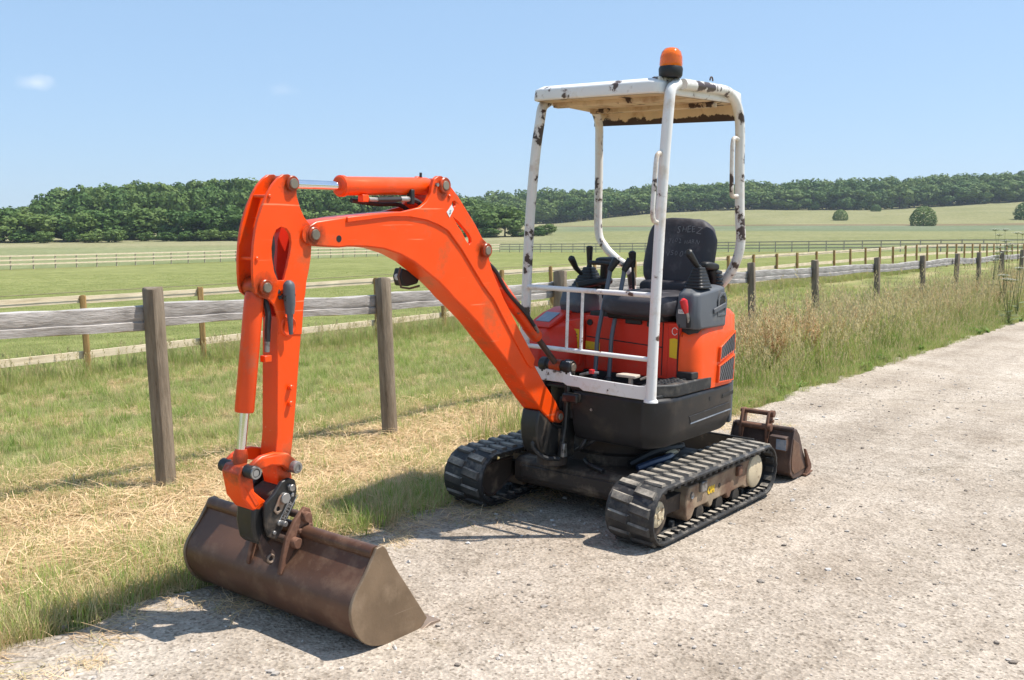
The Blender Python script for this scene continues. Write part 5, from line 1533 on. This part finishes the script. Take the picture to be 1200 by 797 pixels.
# front deck, boots and hoses under the front of the body
MB().box((.40, -.05, .60), (.10, .14, .12)).box((.475, -.02, .665), (.05, .10, .05)).build('hose_guard', M['black'], skirt, .01)
# floor
fl = MB().poly([(.452,.44),(.30,.47),(.02,.47),(.02,-.36),(.452,-.31)], plan, .7055, .722).build('floor_mat', M['plastic'], EX, .003)
ridge = MB()
for i in range(10): ridge.box((.05 + i * .04, .05, .724), (.012, .78, .006))
ridge.build('mat_rib', M['plastic'], fl)
# white front frame: sill, posts, rails
WF = [(.462,.708),(.462,.735),(.448,.80),(.440,.815),(.432,.792),(.415,.780),(.38,.776),(.22,.779),(-.035,.786),(-.04,.86),(-.065,.86),(-.085,.80),(-.33,.81),(-.33,.74),(-.08,.74),(-.055,.727),(.02,.727),(.05,.712),(.30,.708)]
sill = MB().poly(WF, front, .461, .474).build('front_sill', M['white_clean'], EX, .003)
can = empty('canopy', (0, 0, 0), parent=EX)
def post(name, pts, r=.027, mat='white', n=14, parent=EX, sub=7):
    return MB().tube(smooth_path(pts, sub), r, n).build(name, M[mat], parent)
bpy.data.objects.remove(can)
# near side hoop: front post, roof rail, rear post
nf = post('canopy_post', [(.478, .462, .712), (.470, .459, 1.0), (.462, .462, 1.5), (.455, .470, 1.9), (.448, .478, 2.16), (.432, .478, 2.255), (.36, .474, 2.297)], mat='white_clean')
MB().lathe((.474, .460, .702), (0, 0, 1), [(.001, 0), (.037, 0), (.036, .008), (.030, .016), (.001, .016)], 20).build('foot_plate', M['white_clean'], nf)
nr = post('canopy_post', [(.30, .472, 2.30), (.10, .470, 2.312), (-.15, .470, 2.325), (-.245, .470, 2.318), (-.33, .472, 2.275), (-.375, .476, 2.20), (-.392, .478, 2.10), (-.405, .480, 1.9), (-.42, .488, 1.65), (-.425, .498, 1.54), (-.425, .488, 1.44), (-.425, .445, 1.335), (-.425, .378, 1.25), (-.425, .33, 1.19), (-.425, .31, 1.05)])
ff = post('canopy_post', [(.470, -.345, .72), (.462, -.350, 1.1), (.452, -.345, 1.6), (.448, -.322, 1.95), (.440, -.302, 2.14), (.415, -.305, 2.215), (.33, -.325, 2.255)])
frr = post('canopy_post', [(.28, -.34, 2.262), (.0, -.39, 2.285), (-.25, -.435, 2.295), (-.345, -.450, 2.265), (-.398, -.458, 2.19), (-.412, -.462, 2.08), (-.42, -.461, 1.9), (-.425, -.455, 1.56), (-.425, -.40, 1.455), (-.425, -.315, 1.385), (-.425, -.235, 1.335), (-.425, -.20, 1.25), (-.425, -.19, 1.05)], r=.025)
# roof sheet
def roof_ring(k, z0, z1, n=4):
    P = []
    c = [(.505 - k, .445 - k), (-.47 + k, .452 - k), (-.47 + k, -.55 + k), (.505 - k, -.31 + k)]
    for i, (x, y) in enumerate(c):
        px, py = c[i - 1]; qx, qy = c[(i + 1) % 4]
        r = .055
        d0 = Vector((px - x, py - y)).normalized(); d1 = Vector((qx - x, qy - y)).normalized()
        for t in range(n + 1):
            f = t / n
            p = Vector((x, y)) + d0 * r * (1 - f) ** 2 + d1 * r * f ** 2
            z = z0 + (z1 - z0) * (.505 - p.x) / .975
            P.append(Vector((p.x, p.y, z)))
    return P
rf = MB().loft([roof_ring(.0, 2.236, 2.284), roof_ring(-.004, 2.248, 2.296), roof_ring(.0, 2.294, 2.342), roof_ring(.03, 2.312, 2.362), roof_ring(.20, 2.318, 2.372)])
roof = rf.build('canopy_roof', M['white_clean'], EX, 0.006)
MB().loft([roof_ring(.012, 2.2345, 2.2825), roof_ring(.05, 2.230, 2.278)]).build('roof_lining', M['cream_rust'], roof)
MB().poly([(-.535,2.345),(-.535,2.300),(.43,2.300),(.43,2.345)], front, -.474, -.462).build('rear_flange', M['white'], roof)
MB().loft([[Vector((-.455, y, z)) for y, z in ((-.53, 2.296), (.435, 2.296))] + [Vector((-.466, y, z)) for y, z in ((.435, 2.296), (-.53, 2.296))],
           [Vector((-.470, y, z)) for y, z in ((-.54, 2.20), (.41, 2.195))] + [Vector((-.478, y, z)) for y, z in ((.41, 2.195), (-.54, 2.20))]]).build('rear_valance', M['valance'], roof)
mb = MB()
for (x, y0, y1, z) in ((.36, -.26, .43, 2.226), (-.16, -.36, .43, 2.252)): mb.box((x, (y0 + y1) / 2, z), (.05, y1 - y0, .03))
mb.build('roof_beam', M['cream_rust'], roof, .005)
MB().tube([Vector((-.02 + .016 * math.cos(a), .47, 2.356 + .020 * math.sin(a))) for a in [i * math.pi / 9 for i in range(10)]], .0045, 6).build('lifting_eye', M['rust_dark'], roof)
MB().poly([(.47,.43),(.36,.452),(.30,.46),(.32,.40),(.40,.38),(.46,.38)], plan, 2.296, 2.323).build('corner_gusset', M['white'], roof, .01)
# beacon
bc_ = MB().lathe((.40, .455, 2.326), (0, 0, 1), [(.001, -.006), (.052, -.006), (.058, .004), (.060, .035), (.056, .046), (.001, .046)], 28).build('beacon', M['plastic'], EX)
MB().lathe((.40, .455, 2.3725), (0, 0, 1), [(.001, 0), (.055, 0), (.057, .010), (.055, .045), (.048, .070), (.034, .086), (.015, .092), (.001, .093)], 28).build('amber_lens', M['amber'], bc_)
MB().lathe((.40, .455, 2.373), (0, 0, 1), [(.001, 0), (.030, 0), (.022, .03), (.008, .055), (.001, .056)], 16).build('reflector', M['chrome'], bc_)
# grab handles
post('grab_handle', [(.452, .462, 1.945), (.495, .462, 1.945), (.520, .462, 1.915), (.530, .462, 1.80), (.538, .462, 1.67), (.520, .462, 1.615), (.462, .462, 1.61)], .012, 'white', 10, nf, 4)
post('grab_handle', [(-.395, .478, 2.075), (-.325, .478, 2.085), (-.300, .478, 2.05), (-.305, .478, 1.93), (-.315, .478, 1.80), (-.335, .478, 1.765), (-.41, .482, 1.775)], .012, 'white', 10, nr, 4)
# guard rails across the front
gr = MB().cyl((.468, -.345, 1.244), (.468, .460, 1.244), .0135, 12).build('guard_rail', M['white_clean'], EX)
MB().cyl((.470, -.345, .920), (.470, .462, .918), .0125, 12).cyl((.469, -.067, .92), (.468, -.067, 1.244), .0085, 8).cyl((.469, .025, .92), (.468, .025, 1.244), .0085, 8).build('guard_bar', M['white_clean'], gr)

# red seat base, far hood, orange side cover
def rr(x0, x1, y0, y1, rf_, rn=6, corners=(1, 0, 0, 0)):
    """plan rectangle; corners = (front-near, rear-near, rear-far, front-far) rounded or not"""
    out = []
    for (cx, cy, a0, on) in ((x1, y1, 0, corners[0]), (x0, y1, 90, corners[1]), (x0, y0, 180, corners[2]), (x1, y0, 270, corners[3])):
        sx = -1 if cx == x1 else 1; sy = -1 if cy == y1 else 1
        if on: out += arc(cx + sx * rf_, cy + sy * rf_, rf_, a0, a0 + 90, rn)
        else: out.append((cx, cy))
    return out
base = MB().poly(rr(-.40, .080, -.20, .398, .02), plan, .762, 1.075).build('seat_base', M['red'], EX, .006)
MB().poly([(.305,.78),(.335,.78),(.335,1.07),(.305,1.07)], front, .0803, .083).build('latch_strip', M['red'], base, .002)
MB().poly([(.300,.937),(.300,.931),(-.19,.95),(-.19,.956)], front, .0803, .082).build('panel_seam', M['plastic'], base)
MB().poly([(-.18,1.070),(.32,1.070),(.32,1.10),(-.18,1.10)], front, -.30, .07).build('seat_rail', M['plastic'], base, .004)
MB().box((.085, .12, 1.075), (.03, .10, .055)).box((.086, .22, 1.055), (.02, .03, .03)).build('seat_catch', M['plastic'], base, .006)
MB().poly([(-.36,.725),(.44,.725),(.44,.762),(-.36,.762)], front, -.30, .088).build('kick_panel', M['plastic'], base, .003)
def lab(pts, x, name='warning_label', mat='yellow', parent=None, t=.0016):
    return MB().poly(pts, front, x + .0005, x + .0005 + t).build(name, M[mat], parent, smooth=0)
MB().box((.0815, .301, .925), (.003, .004, .29)).box((.0815, .3965, .925), (.003, .004, .29)).build('panel_seam', M['plastic'], base)
l1 = lab([(.346,.885),(.390,.880),(.391,.985),(.372,.990),(.344,.985)], .0803, parent=base)
# hood on the far side
H0 = [(.335, -.505), (.335, -.34), (.22, -.24), (.10, -.20), (-.40, -.20), (-.42, -.505)]
H1 = [(.325, -.500), (.320, -.35), (.205, -.25), (.09, -.205), (-.39, -.205), (-.41, -.500)]
H2 = [(.255, -.490), (.245, -.36), (.14, -.27), (.06, -.21), (-.39, -.21), (-.40, -.490)]
H3 = [(.02, -.475), (.02, -.38), (.02, -.30), (.0, -.215), (-.38, -.215), (-.39, -.475)]
hood = MB().loft([rounded(H0, .745), rounded(H0, .84), rounded(H1, .93), [Vector((x, y, z)) for (x, y), z in zip(H2, (.985, .995, 1.01, 1.04, 1.05, 1.05))], [Vector((x, y, 1.075)) for x, y in H3]]).build('engine_hood', M['red'], EX, .012, 3, 60)
lid = MB().poly([(.250,.998),(.235,1.016),(.10,1.070),(-.02,1.098),(-.10,1.098),(-.115,1.075),(-.10,1.050),(.0,1.035),(.12,1.012)], side, -.496, -.335).build('hood_lid', M['red'], hood, .008)
MB().poly([(.205,1.0285),(.095,1.0735),(.095,1.0765),(.205,1.0325)], side, -.465, -.37).build('decal', M['grey_light'], lid)
# warning labels on the front of the far cover (flat print on a small backing plate)
bpn = MB().poly([(-.20,.79),(-.20,1.06),(-.335,1.03),(-.345,.79)], front, .085, .130).build('side_panel', M['red'], EX, .006)
lab([(-.262,.885),(-.210,.885),(-.210,.995),(-.262,.995)], .130, parent=bpn)
lab([(-.34,.868),(-.275,.868),(-.275,.895),(-.34,.895)], .130, parent=bpn)
lab([(-.195,.880),(-.10,.880),(-.10,.922),(-.195,.926)], .0803, parent=base)
mb = MB()
for (y, z, w, h) in ((-.236, .965, .030, .006), (-.236, .945, .030, .006), (-.236, .915, .034, .012), (-.307, .882, .05, .006)): mb.box((.1323, y, z), (.0012, w, h))
mb.build('label_print', M['ink'], bpn, smooth=0)
MB().poly(circ(-.17, 1.035, .018, 10), front, .0803, .088).build('key_plug', M['plastic'], base)
# orange near-side cover
def cover_ring(z, k, xr, fx=.080):
    P = []
    P += [(fx - k, .401)]
    P += [(fx - k, .409)]
    cx, cy, r = fx - .10 - k * .4, .495 - .10 - k, .10 - k * .3
    P += [(cx + (fx - k - cx) * math.cos(R(a)), cy + r * math.sin(R(a))) for a in (15, 30, 45, 60, 75, 90)]
    P += [(-.12, .497 - k), (-.24, .498 - k), (-.36, .497 - k), (xr + .02, .486 - k * 1.2), (xr, .455 - k * 1.4), (xr - .025, .42), (xr - .03, .401)]
    return [Vector((x, y, z)) for x, y in P]
def zslope(ring, f):
    return [Vector((p.x, p.y, f(p.x))) for p in ring]
cr0 = cover_ring(.708, .0, -.44); cr1 = cover_ring(.80, -.002, -.450); cr2 = cover_ring(.93, .0, -.458)
cr3 = zslope(cover_ring(1.0, .006, -.452), lambda x: 1.0 + .10 * max(0, min(1, (.06 - x) / .34)))
cr4 = zslope(cover_ring(1.03, .022, -.425), lambda x: 1.02 + .11 * max(0, min(1, (.06 - x) / .34)))
cr5 = zslope(cover_ring(1.04, .06, -.38), lambda x: 1.03 + .112 * max(0, min(1, (.06 - x) / .34)))
cover = MB().loft([cr0, cr1, cr2, cr3, cr4, cr5]).build('side_cover', M['orange_cover'], EX, 0, 2, 50)
# two louvred openings: dark back, frame and slanted slats
for q, (quad, n_) in enumerate((([(-.212,.856),(-.218,.930),(-.398,1.000),(-.412,.900)], 8), ([(-.206,.738),(-.210,.822),(-.408,.864),(-.402,.730)], 8))):
    yy = lambda x: .499 - .012 * max(0, (-x - .34) / .08) ** 2
    cxm = sum(p[0] for p in quad) / 4; czm = sum(p[1] for p in quad) / 4
    big = [(cxm + (x - cxm) * 1.12, czm + (z - czm) * 1.14) for x, z in quad]
    fr_ = MB().poly(big, lambda a, b_, w: Vector((a, yy(a) + w, b_)), -.012, .0140, [quad]).build('vent_frame', M['orange_cover'], cover, .002)
    MB().poly(quad, lambda a, b_, w: Vector((a, yy(a) + w, b_)), -.006, .0095).build('vent_back', M['plastic'], fr_, smooth=0)
    A_, B_, C_, D_ = [Vector(p) for p in quad]
    for k in range(9):
        t = (k + .5) / 9
        # slats lean: start along the lower edge, end up the rear edge
        s0 = A_.lerp(D_, max(0, t * 1.25 - .25)) if t > .2 else A_.lerp(B_, (1 - t / .2) * .8)
        s1 = B_.lerp(C_, min(1, t * 1.25)) if t < .8 else C_.lerp(D_, (t - .8) / .2 * .8)
        MB().bar((s0.x, yy(s0.x) + .0112, s0.y), (s1.x, yy(s1.x) + .0112, s1.y), .0020, .0042, (0, 1, 0)).build('vent_slat', M['slat'], fr_, smooth=0)
# small ring emblem on the red panel
MB().tube([Vector((.0812, .372 + .016 * math.cos(a), 1.028 + .020 * math.sin(a))) for a in [R(30 + i * 30) for i in range(11)]], .0018, 5).build('emblem', M['label_white'], base)
# rear counterweight
def cw(z, k): return [Vector((-.36 - (.305 - k) * math.sin(R(a)), (.498 - k) * math.cos(R(a)), z)) for a in range(16, 166, 10)] + [Vector((-.36, -.44, z)), Vector((-.36, .44, z))]
MB().loft([cw(.708, .006), cw(.90, .006), cw(.98, .03), cw(1.02, .08)]).build('counterweight', M['skirt'], EX, .008)
MB().poly([(-.455,.46),(-.49,.47),(-.49,.92),(-.465,.94),(-.458,.80)], side, .42, .470).build('corner_trim', M['grey_plastic'], EX, .006)
MB().poly(rr(-.50, -.18, -.20, .33, .05, 5, (1, 1, 1, 1)), plan, 1.02, 1.06).build('rear_deck', M['red'], EX, .01)
# rubber step at the near side
stp = MB().poly([(.405,.425),(.30,.492),(.245,.4995),(-.135,.4995),(-.135,.40),(.085,.36),(.40,.36)], plan, .7065, .775).build('side_step', M['rubber'], EX, .008)
mb = MB()
for i in range(9):
    for j in range(3):
        x, y = .37 - i * .034 + (j % 2) * .015, .385 + j * .032
        if y < .47 - max(0, x - .28) * .5: mb.lathe((x, y, .775), (0, 0, 1), [(.001, 0), (.013, 0), (.010, .006), (.001, .007)], 8)
mb.build('step_grip', M['rubber'], stp)
MB().poly([(.09,.775),(.09,.815),(-.13,.81),(-.13,.775)], side, .40, .49).build('step_riser', M['plastic'], EX, .006)
# pedals
pd = MB().poly([(.29,.19),(.36,.18),(.36,.30),(.29,.29)], plan, .790, .806).build('foot_pedal', M['card'], EX, .004)
MB().box((.30, .33, .795), (.05, .05, .012), Matrix.Rotation(R(25), 3, 'X')).box((.32, .25, .76), (.02, .02, .07)).build('pedal_flap', M['card'], pd, .003)
MB().tube([(.40, -.02, .78), (.39, .04, .80), (.37, .08, .80)], .008, 8).build('pedal_rod', M['steel'], EX)
MB().lathe((.385, .045, .795), (0, 0, 1), [(.001, 0), (.018, 0), (.016, .02), (.001, .024)], 10).build('pedal_knob', M['redknob'], EX)

# seat
seat = empty('seat', (0, 0, 0), parent=EX)
def pillow(c, s, M3=None, p=4.5, seed=0, amp=.009, nu=44, nv=26):
    mb = MB().ell((0, 0, 0), s, nu, nv, None, p)
    out = []
    for v in mb.v:
        q = Vector(v)
        d = noise.noise(q * 9 + Vector((seed, 0, 0))) * amp + noise.noise(q * 22 + Vector((0, seed, 0))) * amp * .6
        q = q + q.normalized() * d
        if M3 is not None: q = M3 @ q
        out.append(tuple(q + Vector(c)))
    mb.v = out
    return mb
bpy.data.objects.remove(seat)
cush = pillow((-.04, .155, 1.165), (.25, .225, .065), Matrix.Rotation(R(3), 3, 'Y'), 4, 1).build('seat_cushion', M['cloth'], EX, 0, 2, 60)
TB = Matrix.Rotation(R(-10), 3, 'Y')
brest = pillow((-.315, .175, 1.425), (.062, .215, .215), TB, 3.6, 5).build('seat_backrest', M['cloth'], EX, 0, 2, 60)
pillow((-.21, .175, 1.245), (.05, .185, .045), None, 3, 8).build('bolster', M['cloth'], brest, 0, 2, 60)
tx = MB()
def seat_fn(y0, z0):
    def f(x, y, w):
        q = TB @ Vector((.0675 + w, 0, 0)); zz = z0 + y
        return Vector((-.315, 0, 1.425)) + Vector((q.x - math.tan(R(10)) * (zz - 1.425) * 1.0 + .004, y0 + x, 0)) + Vector((0, 0, zz - 1.425))
    return f
for word, sz_, y_, z_ in (('SHEEZ', .050, .175, 1.560), ('7002 HARN', .036, .130, 1.497), ('V500', .046, .125, 1.425)):
    tx = MB(); yc_ = y_
    for ch in word:                       # hand-chalked: every letter a little off
        f0 = seat_fn(yc_, z_ + random.uniform(-.006, .006)); ra = random.uniform(-.22, .22); ks = random.uniform(.82, 1.12)
        if ch != ' ': text_into(tx, ch, sz_ * ks, lambda x, y, w: f0(x * math.cos(ra) - y * math.sin(ra) + .12 * y, x * math.sin(ra) + y * math.cos(ra), w), .004, -.0006)
        yc_ += sz_ * (.58 if ch != ' ' else .4) * random.uniform(.9, 1.15)
    o_ = tx.build('chalk_writing', M['chalk'], brest, smooth=0); o_['kind'] = 'stuff' if False else o_.get('kind', '')
    del o_['kind']
MB().poly([(-.25,1.075),(.14,1.075),(.16,1.115),(-.25,1.115)], side, -.02, .33).build('seat_pan', M['plastic'], EX, .01)
# armrests
ar = pillow((-.25, .40, 1.375), (.085, .032, .022), Matrix.Rotation(R(-6), 3, 'Y'), 3, 3, .002).build('armrest', M['plastic'], EX, 0, 2, 60)
MB().tube(smooth_path([(-.28, .40, 1.355), (-.31, .40, 1.30), (-.34, .38, 1.22), (-.35, .36, 1.12)], 4), .022, 10).build('armrest_bracket', M['plastic'], ar)
mb = MB()
for i in range(6): mb.lathe((-.315 - .008 * i, .405, 1.335 - .022 * i), (0, .15, 1), [(.001, 0), (.034, 0), (.038, .008), (.034, .016), (.001, .016)], 12)
mb.build('bellows', M['plastic'], ar)
ar2 = pillow((-.12, -.20, 1.385), (.10, .030, .020), None, 3, 4, .002).build('armrest', M['plastic'], EX, 0, 2, 60)
MB().tube(smooth_path([(-.12, -.21, 1.37), (-.15, -.23, 1.28), (-.18, -.23, 1.16)], 4), .024, 10).build('armrest_bracket', M['plastic'], ar2)

# control consoles and joysticks
def console(y0, y1, x0, x1, z0, z1, mat):
    R0 = [(x1, y0), (x1, y1 - .03), (x1 - .03, y1), (x0, y1), (x0, y0)]
    return MB().loft([[Vector((x, y, z0)) for x, y in R0],
                      [Vector((x + (.02 if x > x1 - .05 else 0), y, z0 + (z1 - z0) * .35)) for x, y in R0],
                      [Vector((x - (.01 if x > x1 - .05 else -.01), y - (.012 if y > y0 else 0), z1 - (.03 if x > x1 - .05 else -.005))) for x, y in R0],
                      [Vector((x - (.05 if x > x1 - .05 else -.03), y - (.05 if y > y0 else -.01), z1 + (.0 if x > x1 - .05 else .012))) for x, y in R0]])
cn = console(.375, .505, -.27, .075, 1.045, 1.262, 'grey_plastic').build('control_console', M['grey_plastic'], EX, .012, 3)
MB().loft([[Vector((x, y, z)) for x, y in ((.05, .375), (.05, .44), (.01, .475), (-.27, .475), (-.27, .375))] for z in (1.005, 1.050)]).build('console_skirt', M['plastic'], cn, .008)
MB().poly([(-.155,1.105),(-.155,1.20),(-.185,1.235),(-.24,1.235),(-.265,1.20),(-.265,1.105)], side, .5035, .508, [[(-.172,1.12),(-.172,1.19),(-.195,1.215),(-.232,1.215),(-.248,1.19),(-.248,1.12)]]).build('grab_recess', M['grey_plastic'], cn, .003)
MB().poly([(-.172,1.12),(-.172,1.19),(-.195,1.215),(-.232,1.215),(-.248,1.19),(-.248,1.12)], side, .5005, .5035).build('recess', M['plastic'], cn, smooth=0)
MB().bar((-.10, .508, 1.135), (-.25, .508, 1.165), .01, .028).build('grab_bar', M['grey_plastic'], cn, .004)
MB().poly([(.395,1.128),(.430,1.128),(.430,1.150),(.395,1.150)], front, .094, .0955).build('label', M['label_white'], cn, smooth=0)
mb = MB(); text_into(mb, '330', .017, lambda x, y, w: Vector((.0957 + w, .398 + x, 1.133 + y)), .0006); mb.build('label_print', M['ink'], cn, smooth=0)
lv = MB().tube(smooth_path([(.085, .455, 1.075), (.105, .458, 1.12), (.115, .450, 1.15)], 3), .008, 8).build('throttle_lever', M['steel'], cn)
MB().tube([(.112, .452, 1.135), (.120, .446, 1.165), (.118, .436, 1.198), (.112, .430, 1.205)], [.011, .019, .021, .012], 12).build('knob', M['redknob'], lv)
MB().box((.090, .455, 1.085), (.012, .022, .06)).build('lever_slot', M['plastic'], cn, .003)
def joystick(parent, cx, cy, z0, tip, r0=.068):
    mb = MB()
    for i in range(7):
        r = r0 - .0058 * i - (r0 - .068) * i / 7; z = z0 + .016 * i
        for z_, k in ((0, 1.0), (.008, 1.06), (.0155, .93)): pass
        P = rr(cx - r, cx + r, cy - r * .85, cy + r * .85, r * .35, 4, (1, 1, 1, 1))
        Q = rr(cx - r * .9, cx + r * .9, cy - r * .76, cy + r * .76, r * .32, 4, (1, 1, 1, 1))
        mb.loft([[Vector((x, y, z)) for x, y in P], [Vector((x, y, z + .007)) for x, y in P], [Vector((x, y, z + .0165)) for x, y in Q]])
    bt = mb.build('rubber_boot', M['plastic'], parent, .002)
    top = Vector((cx, cy, z0 + .105)); tip = Vector(tip)
    d = tip - top
    MB().tube([top, top + d * .18, top + d * .3, top + d * .55, top + d * .82, top + d * .95, tip], [.020, .014, .016, .018, .020, .021, .012], 14).build('joystick', M['plastic'], parent)
joystick(cn, -.045, .435, 1.262, (.075, .425, 1.462))
cf = console(-.42, -.27, -.31, .02, 1.075, 1.225, 'plastic')
cf = cf.build('control_console', M['grey_plastic'], EX, .012, 3)
joystick(cf, -.165, -.345, 1.225, (-.160, -.345, 1.465), .092)
MB().tube([(-.085, -.35, 1.30), (-.03, -.352, 1.335), (.0, -.353, 1.37), (.02, -.354, 1.392), (.028, -.354, 1.40)], [.012, .016, .020, .021, .012], 12).build('safety_lever', M['plastic'], cf)
MB().tube(smooth_path([(.03, -.30, 1.235), (-.06, -.24, 1.255), (-.20, -.22, 1.262)], 4), .022, 10).build('console_pad', M['plastic'], cf)
# travel levers
for (y, dy, x) in ((-.055, .0, .185), (.015, -.0, .150)):
    tl = MB().tube(smooth_path([(x + .01, y, .735), (x, y, .86), (x - .005, y, .965), (x - .045, y, 1.10), (x - .105, y, 1.29), (x - .115, y, 1.34)], 4), .0125, 10).build('travel_lever', M['lever'], EX)
    MB().tube([(x - .112, y, 1.335), (x - .12, y + .012, 1.365), (x - .135, y + .03, 1.40)], [.016, .021, .024], 12).build('lever_grip', M['plastic'], tl)
    MB().lathe((x + .01, y, .728), (0, 0, 1), [(.001, 0), (.026, 0), (.02, .02), (.001, .024)], 12).build('lever_boot', M['plastic'], tl)
MB().tube([(.06, -.20, 1.375), (.055, -.12, 1.375), (.05, -.05, 1.37)], .013, 10).build('lever_bar', M['plastic'], EX)
dl = MB().cyl((-.16, -.03, 1.20), (-.14, -.035, 1.36), .008, 8).build('blade_lever', M['plastic'], EX)
MB().tube([(-.143, -.034, 1.35), (-.138, -.035, 1.40), (-.134, -.036, 1.435), (-.132, -.036, 1.445)], [.014, .020, .023, .012], 12).build('knob', M['plastic'], dl)

# ------------------------------------------------------------------ spare bucket on the track behind the machine
SB = empty('spare_bucket', (0, 0, 0))
tag(SB, 'small dark rusty digging bucket lying on the track behind the near rubber track', 'bucket')
gx_, gy_ = l2w(-1.20, .40)
SB.location = (gx_, gy_, hz(gx_, gy_) + .012)
SB.scale = (.93, .93, .93)
SB.rotation_euler = Matrix((Vector(XD), Yv, Zv)).transposed().to_euler()
# local frame: y to the open end plate, x towards the machine front, z up
EP = [(.075,.345),(.045,.350),(-.02,.300),(-.10,.175),(-.185,.075),(-.20,.03),(-.15,.005),(-.05,-.004),(.05,.004),(.115,.05),(.135,.13),(.115,.24)]
bb = [(.070,.335),(.110,.235),(.128,.13),(.108,.055),(.045,.012),(-.05,.004),(-.15,.012),(-.19,.03)]
bi = [(.060,.330),(.098,.232),(.115,.13),(.098,.063),(.04,.025),(-.05,.018),(-.15,.024),(-.19,.040)]
sbm = MB().poly(bb + bi[::-1], side, -.215, .215).build('shell', M['rust_dark'], SB, .002)
for s in (1, -1):
    MB().poly(EP, side, s * .213, s * .226).build('end_plate', M['rust_dark'], SB, .003)
MB().poly([(.09,.285),(.0,.245),(-.06,.13),(-.145,.045),(.05,.035),(.10,.08),(.112,.15)], side, .2265, .231).build('wear_plate', M['rust'], SB, .002)
MB().poly([(-.10,.19),(-.12,.185),(-.235,.06),(-.245,.03),(-.19,.0),(-.14,.0),(-.175,.05)], side, .2268, .244).build('side_cutter', M['rust_red'], SB, .004)
MB().poly([(-.13,.003),(-.25,.014),(-.255,.004),(-.13,-.010)], side, -.235, .25).build('cutting_edge', M['rust_red'], SB, .002)
MB().cyl((.058, -.21, .338), (.058, .21, .338), .020, 14).build('top_tube', M['rust_dark'], SB)
MB().poly([(.10,.20),(.155,.205),(.16,.30),(.11,.305)], side, .08, .20).build('bracket', M['rust_dark'], SB, .005)
MB().poly([(.125,.215),(.125,.285),(.195,.285),(.195,.215)], lambda a, b_, w: Vector((.162 + w, a - .05 + .06, b_)), 0, .002).build('white_label', M['grey_light'], SB, smooth=0)
for s in (-.145, .045):
    MB().poly([(.125,.22),(.14,.33),(.115,.42),(.085,.455),(.05,.455),(.03,.42),(.04,.34),(.08,.25)], side, s - .009, s + .009).build('ear', M['rust_red'], SB, .004)
mb = MB()
mb.cyl((.068, -.17, .435), (.068, .075, .435), .017, 14).cyl((.112, -.17, .345), (.112, .075, .345), .020, 14)
mb.build('ear_pin', M['rust_red'], SB)
mb = MB()
for (x, z, r) in ((.068, .435, .024), (.112, .345, .027), (.075, .385, .012)): mb.lathe((x, .054, z), (0, 1, 0), [(.001, 0), (r, 0), (r, .02), (.001, .02)], 12)
mb.build('pin_head', M['rust_red'], SB)

# ------------------------------------------------------------------ summer haze
hzm = bpy.data.materials.new('summer_haze'); hzm.use_nodes = True
n, l = hzm.node_tree.nodes, hzm.node_tree.links
n.remove(n['Principled BSDF'])
pv = n.new('ShaderNodeVolumePrincipled')
pv.inputs['Color'].default_value = (0.80, 0.90, 1.0, 1)
pv.inputs['Density'].default_value = 0.00022
pv.inputs['Anisotropy'].default_value = 0.2
l.new(pv.outputs[0], n['Material Output'].inputs['Volume'])
hb = MB().box((0, 500, 35), (1500, 1500, 90))
ho = hb.build('haze', hzm, smooth=0)
tag(ho, kind='stuff')
